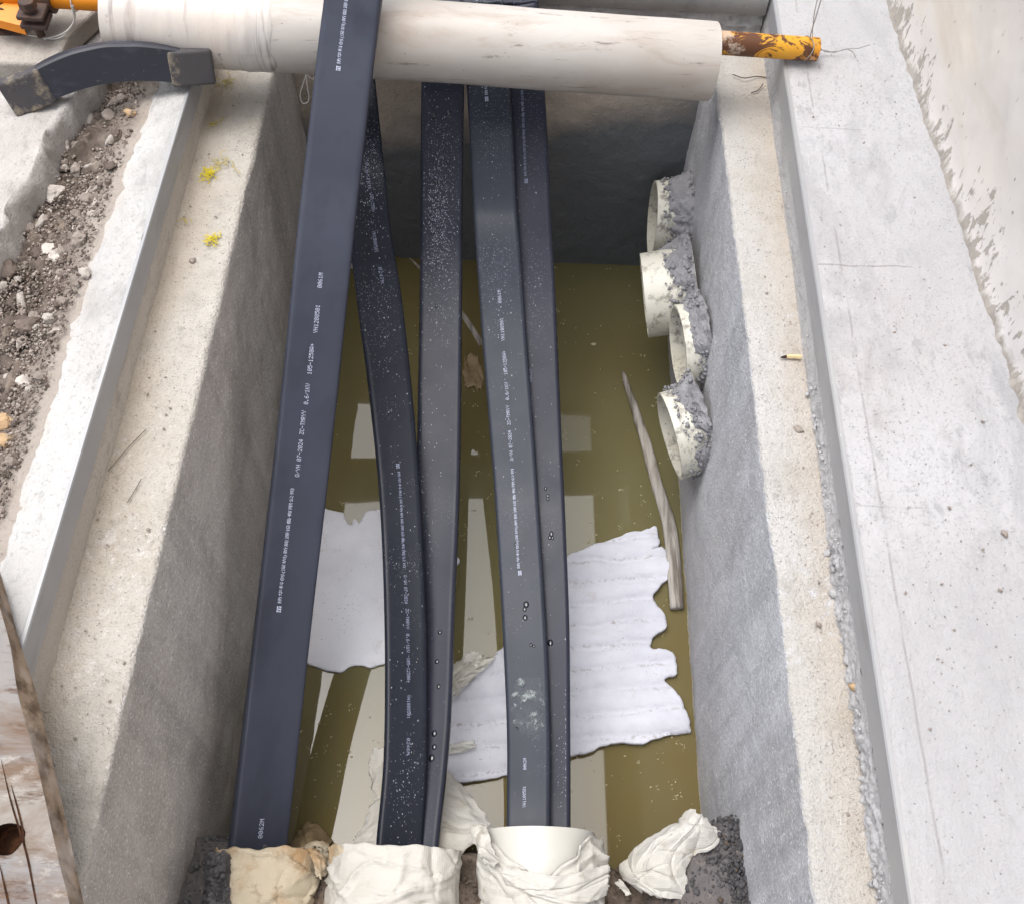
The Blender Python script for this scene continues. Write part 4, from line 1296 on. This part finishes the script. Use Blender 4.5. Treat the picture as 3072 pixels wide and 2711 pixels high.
# 1: stained bag swallowing the clean cable
pl, pr = at(436, 1700, -.52), at(640, 1700, -.52)
cx, rxx = (pl[0] + pr[0]) / 2, (pr[0] - pl[0]) / 2
def mo1(t): return .006 * math.sin(2 * t + 1) + .0025 * math.sin(7 * t) + .0012 * math.sin(19 * t)
B1 = thing("woven_bag", "beige stained woven bag wrapped round the clean leftmost cable", "bag", (cx, .2, -.6), "woven bags wrapping the near conduits")
sleeve("sleeve", [(cx, .330, -.505), (cx + .004, .24, -.505), (cx + .005, .12, -.515), (cx + .005, -.12, -.53)], rxx, .085, mo1, BAG_STAIN, B1, seed=301, amp=.011, nline=24, w0=.013)
cloth("torn_end", [[(612, 1690, -.46), (640, 1700, -.47), (662, 1716, -.50)], [(622, 1715, -.45), (640, 1722, -.45), (655, 1730, -.47)], [(630, 1750, -.46), (642, 1755, -.46), (658, 1738, -.49)]], BAG_STAIN, B1, 30, 24, 305, .006, 10, .08)
# dark soil heaped over its left half
P = np.zeros((60, 60, 3))
for i in range(60):
    for j in range(60):
        P[i, j, :2] = np.array(at(372 + 108 * i / 59, 1690 + 150 * j / 59, -.45))[:2]
ii = np.linspace(0, 1, 60)[:, None]; jj = np.linspace(0, 1, 60)[None, :]
P[:, :, 2] = -.545 + .135 * smooth01(ii * 1.6) * smooth01((1.0 - ii) * 5) * smooth01(jj * 5 + .25 * ii)
P[:, :, 2] += .011 * fbm(P, 30, 4, 310) + .006 * np.abs(fbm(P, 70, 3, 311))
kind(mesh("dark_soil_heap", P.reshape(-1, 3), grid_faces(60, 60), CLOD_GREY), 'stuff')
lb = Bag()
for i in range(900):
    a, b2 = rnd.randrange(4, 56), rnd.randrange(6, 58)
    lb.add(*rock_geo(P[a, b2] + np.array([0, 0, .002]), rnd.choice([.0012, .0015, .002, .002, .003, .004, .007]), 7000 + i, ICO1, .85))
kind(lb.build("dark_soil_crumbs", CLOD_GREY), 'stuff')

# 2: clean white bag swallowing the middle two cables
pl, pr = at(662, 1700, -.51), at(918, 1700, -.51)
cx, rxx = (pl[0] + pr[0]) / 2, (pr[0] - pl[0]) / 2
def mo2(t): return .004 * math.cos(2 * t) + .0015 * math.sin(7 * t) + .001 * math.sin(17 * t)
B2 = thing("woven_bag", "clean white woven bag wrapped round the two middle cables", "bag", (cx, .2, -.6), "woven bags wrapping the near conduits")
sleeve("sleeve", [(cx, .338, -.50), (cx + .001, .24, -.495), (cx - .008, .12, -.50), (cx - .01, -.12, -.52)], rxx, .105, mo2, BAGM, B2, seed=322, amp=.011, nline=30, w0=.012)
cloth("folded_seam", [[(656, 1688, -.47), (672, 1682, -.44), (688, 1686, -.425)], [(655, 1740, -.47), (672, 1740, -.44), (686, 1740, -.424)], [(654, 1830, -.48), (670, 1830, -.45), (682, 1830, -.43)]], BAG_STAIN, B2, 40, 20, 325, .003, 6, .03)
cloth("loose_tail", [[(738, 1490, -.74), (800, 1480, -.73), (850, 1510, -.72), (896, 1540, -.71)],
                     [(730, 1535, -.735), (800, 1530, -.67), (860, 1560, -.65), (938, 1585, -.67)],
                     [(742, 1592, -.70), (800, 1590, -.63), (865, 1610, -.60), (980, 1640, -.63)],
                     [(712, 1655, -.63), (790, 1650, -.58), (870, 1660, -.56), (966, 1668, -.58)],
                     [(690, 1692, -.56), (790, 1700, -.55), (870, 1700, -.55), (925, 1705, -.57)]], BAGM, B2, 80, 70, 330, .010, 16, .05, .0014, .004, .02)

# 3: bag pulled over the open white conduit
pl, pr = at(961, 1655, -.515), at(1188, 1672, -.515)
cx, rxx = (pl[0] + pr[0]) / 2, (pr[0] - pl[0]) / 2
cc3 = np.array([cx, .372, -.515])
CO = thing("conduit", "open white conduit taking in the two right hand cables, woven bag pulled over it", "conduit", cc3)
hollow("conduit_barrel", cc3 + np.array([0, .012, .0]), cc3 + np.array([.01, -.55, -.02]), rxx, rxx - .007, CONDUIT_CLEAN, CO, 64, 24, .0012, 340, .02, 0)
def mo3(t):
    d = abs(((t - math.pi / 2 + math.pi) % (2 * math.pi)) - math.pi)
    return -.082 * math.exp(-(d / .62) ** 2) - .006 * math.sin(3 * t + .5) + .004 * math.sin(11 * t) + (.014 if math.cos(t) > .55 else 0) * 1.0
def sag3(t, s):
    return 1.03 + .10 * max(0, math.cos(t)) * np.exp(-((s - .12) / .16) ** 2) + .05 * np.exp(-((s - .10) / .05) ** 2)
B3 = thing("woven_bag", "crumpled white woven bag slumped round the open white conduit mouth", "bag", (cx, .2, -.62), "woven bags wrapping the near conduits")
sleeve("sleeve", [(cx, .366, -.513), (cx + .004, .27, -.515), (cx + .006, .12, -.525), (cx, -.12, -.545)], rxx * 1.02, rxx * 1.02, mo3, BAGM, B3, seed=344, amp=.012, nline=34, uneven=.003, sag=sag3, w0=.016)
cloth("left_flap", [[(936, 1650, -.47), (955, 1642, -.46), (975, 1648, -.44)], [(945, 1672, -.46), (960, 1675, -.43), (985, 1690, -.405)], [(955, 1700, -.45), (968, 1705, -.43), (1000, 1722, -.40)], [(972, 1722, -.45), (978, 1722, -.44), (985, 1722, -.43)]], BAGM, B3, 44, 34, 350, .008, 12, .07)
cloth("lower_fold", [[(1000, 1728, -.405), (1060, 1738, -.39), (1130, 1745, -.388), (1215, 1722, -.42)], [(1005, 1755, -.41), (1070, 1768, -.388), (1140, 1772, -.388), (1222, 1752, -.43)], [(1025, 1790, -.43), (1080, 1800, -.40), (1150, 1806, -.40), (1212, 1786, -.44)]], BAGM, B3, 60, 60, 355, .008, 14, .02)
cloth("torn_fringe", [[(1015, 1778, -.44), (1045, 1790, -.42), (1075, 1800, -.41)], [(1022, 1796, -.445), (1048, 1806, -.425), (1080, 1815, -.415)], [(1040, 1812, -.45), (1060, 1820, -.44), (1095, 1830, -.43)]], BAGM, B3, 36, 36, 357, .008, 14, .12)

# 4: torn bag scrap on the right
o = cloth("torn_bag", [[(1372, 1612, -.42), (1392, 1616, -.41), (1412, 1630, -.41), (1432, 1650, -.42), (1450, 1668, -.43)],
                       [(1352, 1636, -.43), (1372, 1640, -.40), (1394, 1650, -.395), (1412, 1668, -.41), (1424, 1697, -.425)],
                       [(1318, 1656, -.44), (1338, 1664, -.405), (1360, 1674, -.405), (1378, 1688, -.415), (1394, 1704, -.43)],
                       [(1282, 1676, -.45), (1306, 1686, -.41), (1332, 1694, -.41), (1354, 1708, -.415), (1374, 1726, -.43)],
                       [(1246, 1712, -.46), (1276, 1722, -.42), (1308, 1726, -.41), (1342, 1736, -.415), (1374, 1752, -.43)],
                       [(1234, 1738, -.47), (1268, 1752, -.43), (1306, 1758, -.42), (1342, 1766, -.42), (1375, 1782, -.435)],
                       [(1270, 1776, -.47), (1292, 1788, -.44), (1316, 1792, -.435), (1344, 1792, -.435), (1372, 1796, -.445)]], BAGM, None, 120, 80, 362, .006, 18, .045, .0008, .0012, .014)
tag(o, "torn white bag scrap lying on dark soil against the right wall", "bag")
o = cloth("paper_scrap", [[(1225, 1760, -.46), (1238, 1752, -.455)], [(1238, 1775, -.46), (1250, 1768, -.452)], [(1252, 1790, -.46), (1262, 1786, -.458)]], BAGM, None, 20, 12, 366, .003, 5, .1)
tag(o, "tiny white scrap on the soil between the crumpled bag and the torn one", "scrap")
o = cloth("soaked_rag", [[(612, 1634, -.772), (640, 1645, -.77), (668, 1678, -.765)], [(588, 1665, -.75), (620, 1660, -.70), (652, 1690, -.71)], [(580, 1695, -.67), (612, 1685, -.61), (655, 1712, -.63)], [(600, 1716, -.57), (625, 1715, -.54), (655, 1745, -.56)]], BAG_WET, None, 50, 40, 370, .010, 14, .06)
tag(o, "muddy brown bag corner sticking out of the water beside the clean cable", "bag")
o = cloth("stained_rag", [[(600, 1690, -.60), (630, 1675, -.57), (658, 1685, -.58)], [(602, 1706, -.56), (630, 1695, -.52), (662, 1702, -.54)], [(612, 1722, -.53), (635, 1718, -.50), (662, 1720, -.52)]], BAG_STAIN, None, 36, 36, 375, .008, 12, .06)
tag(o, "rounded beige bag fold bulging between the stained bag and the clean white one", "bag")

# ------------------------------------------------------------------ foam sheets afloat
def slab_sheet(name, outline, hfun, zt, th, mat, step, jag, seed):
    pts = catmull(np.array(outline + [outline[0]], float), len(outline) * 6)[:-1]
    W_ = np.array([at(px, py, zt)[:2] for px, py in pts])
    nn = fbm(np.c_[W_, np.zeros(len(W_))], 60, 4, seed); n2 = fbm(np.c_[W_, np.ones(len(W_))], 60, 4, seed + 1)
    W_ = W_ + jag * np.c_[nn, n2]
    mn, mx = W_.min(0), W_.max(0); gp = []
    for gx in np.arange(mn[0], mx[0], step):
        for gy in np.arange(mn[1], mx[1], step): gp.append((gx + rnd.uniform(-.2, .2) * step, gy + rnd.uniform(-.2, .2) * step))
    V2, F2 = cdt([tuple(p) for p in W_], gp)
    F2 = orient_up(V2, F2)
    used = sorted({i for f in F2 for i in f}); rm = {i: k for k, i in enumerate(used)}
    F3 = [tuple(rm[i] for i in f) for f in F2]; V2 = V2[used]
    cnt = {}
    for f in F3:
        for i in range(len(f)):
            e = (f[i], f[(i + 1) % len(f)]); cnt[e] = 1
    bnd = [e for e in cnt if (e[1], e[0]) not in cnt]
    bset = {i for e in bnd for i in e}
    z = zt + hfun(V2)
    n = len(V2)
    top = np.c_[V2, z]; bot = np.c_[V2, np.full(n, zt - th)]
    bi = np.array(sorted(bset)); top[bi, 2] -= .0012
    Fall = F3 + [f[::-1] for f in [tuple(i + n for i in f) for f in F3]] + [(e[1], e[0], e[0] + n, e[1] + n) for e in bnd]
    return mesh(name, np.concatenate([top, bot]), Fall, mat, None, True)


fo = [(1040, 1262), (1085, 1170), (1135, 1108), (1160, 1097), (1195, 1080), (1250, 1065), (1290, 1057), (1308, 1053), (1313, 1068), (1316, 1085), (1302, 1098), (1322, 1092), (1333, 1112), (1336, 1148), (1320, 1168), (1304, 1188), (1311, 1206), (1324, 1222), (1331, 1238), (1328, 1255), (1306, 1270), (1298, 1291), (1322, 1296), (1346, 1306), (1353, 1330), (1350, 1346), (1326, 1356), (1346, 1376), (1366, 1410), (1376, 1445), (1377, 1462), (1330, 1467), (1280, 1483), (1250, 1481), (1200, 1490), (1170, 1502), (1135, 1510), (1090, 1521), (1010, 1545), (960, 1555), (915, 1562), (893, 1556), (880, 1500), (884, 1430), (893, 1392), (925, 1365), (960, 1335), (990, 1303), (1008, 1288)]
def hf(V2):
    v = V2[:, 1] - .10 * V2[:, 0] + .010 * fbm(np.c_[V2, np.zeros(len(V2))], 9, 2, 401)
    ph = np.abs(np.sin(math.pi * v / .056))
    return .014 * (ph ** .5 - .6) + .0022 * fbm(np.c_[V2, np.zeros(len(V2))], 40, 3, 402) + .006 * fbm(np.c_[V2, np.ones(len(V2))], 6, 2, 403)
o = slab_sheet("foam_sheet", fo, hf, WZ + .014, .012, FOAM, .0065, .0028, 405)
tag(o, "large ridged white foam sheet with a torn right edge floating on the water", "foam")
fo = [(605, 1060), (628, 1014), (645, 1013), (668, 1020), (684, 1024), (690, 1040), (700, 1046), (708, 1036), (716, 1046), (722, 1036), (732, 1022), (765, 1018), (800, 1014), (840, 1040), (862, 1060), (895, 1095), (919, 1118), (900, 1135), (875, 1160), (850, 1230), (830, 1290), (800, 1315), (775, 1320), (755, 1328), (735, 1330), (715, 1327), (700, 1330), (682, 1339), (658, 1339), (636, 1333), (615, 1322), (595, 1310), (590, 1220), (596, 1120)]
def hf2(V2): return .004 * fbm(np.c_[V2, np.zeros(len(V2))], 5, 3, 411) + .0012 * fbm(np.c_[V2, np.zeros(len(V2))], 50, 3, 412) + .001
o = slab_sheet("foam_sheet", fo, hf2, WZ + .008, .008, FOAM_SMOOTH, .008, .0026, 415)
tag(o, "smaller smooth white foam sheet floating between the clean cable and the slanting one", "foam")

# clear crumpled film
o = cloth("plastic_film", [[(930, 1303, -.755), (962, 1299, -.75), (992, 1308, -.755)], [(904, 1330, -.755), (935, 1328, -.742), (968, 1334, -.752)], [(887, 1362, -.755), (912, 1362, -.745), (938, 1360, -.752)], [(882, 1402, -.758), (900, 1398, -.752), (916, 1386, -.755)]], FILM, None, 60, 50, 420, .012, 40, .08, .0006, .005, .03)
tag(o, "crumpled clear plastic film at the left corner of the ridged foam", "plastic film")
o = cloth("plastic_film", [[(882, 1487, -.752), (918, 1479, -.75), (950, 1475, -.752)], [(882, 1508, -.754), (920, 1502, -.75), (953, 1490, -.753)]], FILM, None, 24, 50, 424, .006, 26, .08, .0006, .003, .04)
tag(o, "narrow strip of clear plastic film lying on the ridged foam by the middle cables", "plastic film")

o = cloth("plastic_film", [[(1022, 1352, -.4795), (1055, 1346, -.479), (1088, 1356, -.478)], [(1020, 1410, -.4790), (1050, 1405, -.478), (1090, 1412, -.477)], [(1024, 1462, -.4785), (1060, 1476, -.4775), (1090, 1486, -.4765)]], FILM_THIN, None, 50, 40, 428, .0016, 30, .12, .0004, .0008, .02)
tag(o, "thin torn film stuck on the lower part of the scuffed grey black cable", "plastic film")

# ------------------------------------------------------------------ sticks, twig, floating bits
sp_ = curve_pts([at(1243, 741, -.770), at(1262, 800, -.770), at(1288, 880, -.770), at(1307, 950, -.772), at(1325, 1010, -.775), at(1338, 1060, -.772), at(1345, 1130, -.768), at(1352, 1214, -.766)], 50)
V, Fc = tube_geo(sp_, np.interp(np.linspace(0, 1, 50), [0, .04, .3, .9, 1], [.003, .008, .0150, .0185, .0175]), 12)
V = np.array(V); V[:, 2] = WZ + .008 + (V[:, 2] - (WZ + .008)) * .6; V += .0016 * np.stack([fbm(V * np.array([3, .4, 3]), 40, 3, 430 + k) for k in range(3)], -1)
o = mesh("stick", V, Fc, STICK); tag(o, "grey weathered stick floating along the right wall below the nearest conduit", "stick")
tw = curve_pts([at(786, 492, -.790), at(830, 530, -.787), at(880, 580, -.786), at(925, 632, -.784), at(962, 690, -.783)], 30)
o = tube("twig", tw, np.interp(np.linspace(0, 1, 30), [0, 1], [.008, .010]), STICK, None, 8); tag(o, "pale twig lying just under the muddy water behind the middle cables", "twig")
o = cloth("soaked_scrap", [[(925, 702, -.778), (950, 706, -.777), (963, 735, -.778)], [(922, 745, -.778), (942, 745, -.774), (966, 760, -.777)], [(928, 775, -.779), (945, 778, -.777), (962, 785, -.779)]], BAG_WET, None, 30, 30, 440, .004, 16, .12, .0008, .002)
tag(o, "muddy plastic scrap half sunk between the third and fourth cables", "scrap")
o = cloth("white_scrap", [[(695, 525, -.774), (706, 527, -.772)], [(694, 538, -.776), (707, 536, -.774)]], BAGM, None, 10, 10, 444, .002, 3, .1)
tag(o, "small white scrap in the water beside the clean cable near the end wall", "scrap")
for px, py, r_, lab in ((1186, 687, .006, "pale flake floating on the open water left of the conduits"),):
    o = mesh("flake", *rock_geo(at(px, py, WZ + .002), r_, 77, ICO2, .4), SCUM); tag(o, lab, "flake")
sb = Bag()
for i in range(560):
    for _ in range(20):
        px, py = rnd.uniform(580, 1390), rnd.uniform(520, 1700)
        if fbm(np.array([[px / 90, py / 90, 0]]), 1, 2, 451)[0] > rnd.uniform(-.6, .5): break
    p = at(px, py, WZ + .0006)
    if not (XL + .01 < p[0] < XR - .01 and p[1] < YB - .01): continue
    k_ = 1 if rnd.random() < .75 else rnd.randrange(3, 8)
    for _ in range(k_):
        q = p + np.array([rnd.gauss(0, .005), rnd.gauss(0, .005), 0]) * (k_ > 1)
        L2 = rnd.uniform(.0012, .0036); a = rnd.uniform(0, 3.14)
        V, Fc = ICO1
        Q = V * np.array([L2, L2 * rnd.uniform(.25, .7), .0006]); ca, sa = math.cos(a), math.sin(a)
        Q = Q @ np.array([[ca, sa, 0], [-sa, ca, 0], [0, 0, 1]]) + q
        sb.add(Q, Fc)
kind(sb.build("floating_debris", SCUM), 'stuff')

# ------------------------------------------------------------------ rubble stones
big = [(106, 380, .020, STONE_PALE, "pale angular stone sitting alone near the slab edge"),
       (122, 283, .018, STONE_PALE, "flat pale stone in the dark hollow below the saddle's left end"),
       (268, 246, .012, STONE_TAN, "small cream brick chip nearest the kerb below the saddle"),
       (168, 494, .018, STONE_GREY, "grey faceted stone on the edge of the pale cement dust"),
       (92, 492, .015, STONE_PALE, "whitish stone, left of a touching pair in the rubble"),
       (111, 508, .014, STONE_PALE, "whitish stone, right of a touching pair in the rubble"),
       (182, 568, .012, STONE_PALE, "small whitish stone low on the cement dust"),
       (55, 650, .022, STONE_DARK, "dark rounded clod in the middle of the rubble strip"),
       (12, 532, .022, STONE_DARK, "dark clod at the left picture edge beside the broken slab"),
       (9, 852, .024, STONE_TAN, "larger orange tan stone at the left picture edge"),
       (14, 888, .017, STONE_TAN, "smaller orange tan stone just below the larger tan one"),
       (52, 768, .013, STONE_PALE, "small white stone among dark clods above the tan stones"),
       (245, 207, .014, STONE_GREY, "grey stone under the arch of the saddle"),
       (220, 232, .016, STONE_GREY, "light grey lump between saddle and kerb"),
       (148, 335, .020, STONE_GREY, "broad grey lump beside the flat pale stone")]
def gz_at(x, y):
    t = np.clip((x + .775) / -.13, 0, 1); return .101 - .045 * float(smooth01(t)) + .004
for i, (px, py, r_, m_, lab) in enumerate(big):
    p = at(px, py, .075); p[2] = gz_at(p[0], p[1]) + r_ * .35
    o = mesh("stone", *rock_geo(p, r_, 8000 + i, ICO3, .8, .35), m_, None, False); tag(o, lab, "stone")
base_st = []
for k in range(8):
    V, Fc = rock_geo((0, 0, 0), 1.0, 8200 + k, ICO2, .8, .4)
    me = bpy.data.meshes.new("stone"); me.from_pydata([tuple(v) for v in V], [], Fc); me.materials.append([STONE_PALE, STONE_GREY, STONE_DARK, STONE_GREY, STONE_DARK, STONE_GREY, STONE_PALE, STONE_DARK][k]); me.update()
    base_st.append(me)
cnt = 0
while cnt < 120:
    px, py = rnd.uniform(-10, 290), rnd.uniform(185, 1010)
    p = at(px, py, .07)
    if p[0] > -.80 or p[1] < .62: continue
    e_x = float(np.interp(p[1], E2[:, 1], E2[:, 0]))
    if p[0] < e_x + .012: continue
    if p[0] > -.845 and rnd.random() < .75: continue
    r_ = rnd.choice([.004, .005, .006, .007, .008, .010, .013])
    o = bpy.data.objects.new("stone", rnd.choice(base_st)); COL.objects.link(o)
    o.location = (p[0], p[1], gz_at(p[0], p[1]) + r_ * .35); o.scale = (r_, r_, r_); o.rotation_euler = (rnd.uniform(-.4, .4), rnd.uniform(-.4, .4), rnd.uniform(0, 6.28))
    mn_ = o.data.materials[0].name.split('_')[0]
    tag(o, mn_ + " rubble stone lying loose in the dirt strip beside the left kerb", "stone", mn_ + " rubble stones beside the left kerb")
    cnt += 1
gb, gb2 = Bag(), Bag()
for i in range(20000):
    px, py = rnd.uniform(-20, 300), rnd.uniform(180, 1060)
    p = at(px, py, .07)
    e_x = float(np.interp(p[1], E2[:, 1], E2[:, 0]))
    if p[0] > -.79 or p[0] < e_x + .004 or p[1] < .5: continue
    if p[0] > -.83 and rnd.random() < .55: continue
    (gb if rnd.random() < .5 else gb2).add(*rock_geo((p[0], p[1], gz_at(p[0], p[1]) + rnd.uniform(-.002, .010)), rnd.choice([.001, .0012, .0015, .0015, .002, .002, .0025, .003, .004]), 9000 + i, ICO1, .85))
kind(gb.build("gravel", STONE_DARK), 'stuff'); kind(gb2.build("gravel", STONE_GREY), 'stuff')

# grit on ledges and kerbs
gb = Bag()
for i in range(900):
    side = rnd.random()
    y = rnd.uniform(.15, 1.95)
    if side < .35: x, z = rnd.uniform(-.695, -.585), .001
    elif side < .6: x, z = rnd.uniform(.455, .545), .001
    else: x, z = rnd.uniform(.57, .80), .107
    r_ = rnd.choice([.0008, .001, .0012, .0016, .0016, .003 if rnd.random() < .3 else .001])
    gb.add(*rock_geo((x, y, z), r_, 15000 + i, ICO1, .7))
kind(gb.build("grit", STONE_GREY), 'stuff')
for px, py, r_, z, lab in ((1594, 857, .007, .003, "small grey pebble on the right ledge below the cream splinter"), (383, 521, .007, .003, "small grey pebble on the left ledge under the lowest yellow tuft"), (1634, 1246, .006, .003, "grey pebble on the right ledge beside crumbling mortar"), (2006, 1063, .006, .109, "dark crumb at the right picture edge on the white kerb"), (1962, 1096, .003, .108, "tiny dark crumb on the white kerb left of the edge crumb")):
    o = mesh("pebble", *rock_geo(at(px, py, z), r_, int(px), ICO2, .7), STONE_GREY if r_ < .0061 or px < 1700 else STONE_DARK); tag(o, lab, "pebble")

# ------------------------------------------------------------------ yellow fibres, splinter, wire ends, straws
for px, py, r_, n_, m_, lab in ((415, 347, .016, 26, FIBRE, "bright yellow fibre tuft on the left ledge, largest of them"), (443, 326, .018, 9, FIBRE_DULL, "sparse dull yellow fibre strands above the largest tuft"),
                                (424, 479, .012, 24, FIBRE, "compact yellow fibre tuft farthest down the left ledge"), (461, 128, .020, 18, FIBRE_DULL, "yellow fibre tangle at the foot of the riser near the white pipe"), (450, 165, .014, 12, FIBRE_DULL, "dull yellow fibre wisp just below the topmost tangle"), (432, 248, .014, 7, FIBRE_DULL, "thin yellow fibre wisp between the upper tangle and the bright tuft"), (372, 440, .010, 5, FIBRE_DULL, "faint yellow fibre wisp by the riser above the compact tuft")):
    bg_ = Bag(); c = at(px, py, .003)
    for _ in range(n_):
        a = rnd.uniform(0, 6.28); p = c + np.array([rnd.gauss(0, r_ * .45), rnd.gauss(0, r_ * .45), rnd.uniform(0, .006)])
        if p[0] < -.694: p[0] = -.69
        pts = [p]
        for _s in range(7):
            a += rnd.gauss(0, .9); p = p + np.array([math.cos(a), math.sin(a), rnd.gauss(0, .25)]) * r_ * .22; p[2] = max(.0008, p[2]); p[0] = max(-.696, p[0]); pts.append(p)
        bg_.add(*tube_geo(catmull(np.array(pts), 18), .0008, 4))
    tag(bg_.build("fibre_tuft", m_), lab, "fibre tuft")
bt = thing("splinter", "cream splinter with a charred tip lying across the right ledge", "splinter", at(1578, 713, 0))
o = mesh("shaft", *tube_geo(curve_pts([at(1570, 712, .005), at(1586, 712, .005), at(1599, 713, .0055)], 8), [.0034, .0042, .0045, .0042, .0044, .0042, .0048, .004], 6), CREAM, bt, False)
mesh("charred_end", *tube_geo(curve_pts([at(1558, 714, .003), at(1564, 713, .0045), at(1570, 712, .005)], 6), [.0008, .0018, .0026, .003, .0034, .0032], 6), CHAR, bt, False)
for ctrl, lab in (([(1462, 149, .006), (1485, 156, .010), (1510, 153, .006), (1530, 155, .004)], "bent dark wire end on the right ledge just below the yellow tube"), ([(1500, 186, .004), (1514, 180, .006), (1523, 168, .008)], "short dark wire end on the right ledge below the bent one")):
    o = tube("wire_end", curve_pts([at(*c) for c in ctrl], 20), .0012, WIRE_DARK, None, 5); tag(o, lab, "wire")
for ctrl, lab in (([(215, 940), (250, 900), (292, 856)], "long straw lying across the middle of the left ledge"), ([(254, 1002), (268, 980), (282, 955)], "short straw on the left ledge below the long one")):
    o = tube("straw", curve_pts([at(a, b2, .002) for a, b2 in ctrl], 20), .0007, WIRE_DARK, None, 4); tag(o, lab, "straw")
o = mesh("brown_crumb", *rock_geo(at(1707, 1372, .02) + np.array([0, 0, 0]), .008, 61, ICO2, 1.2), STONE_TAN); tag(o, "rust brown crumb wedged in the mortar of the right riser", "crumb")
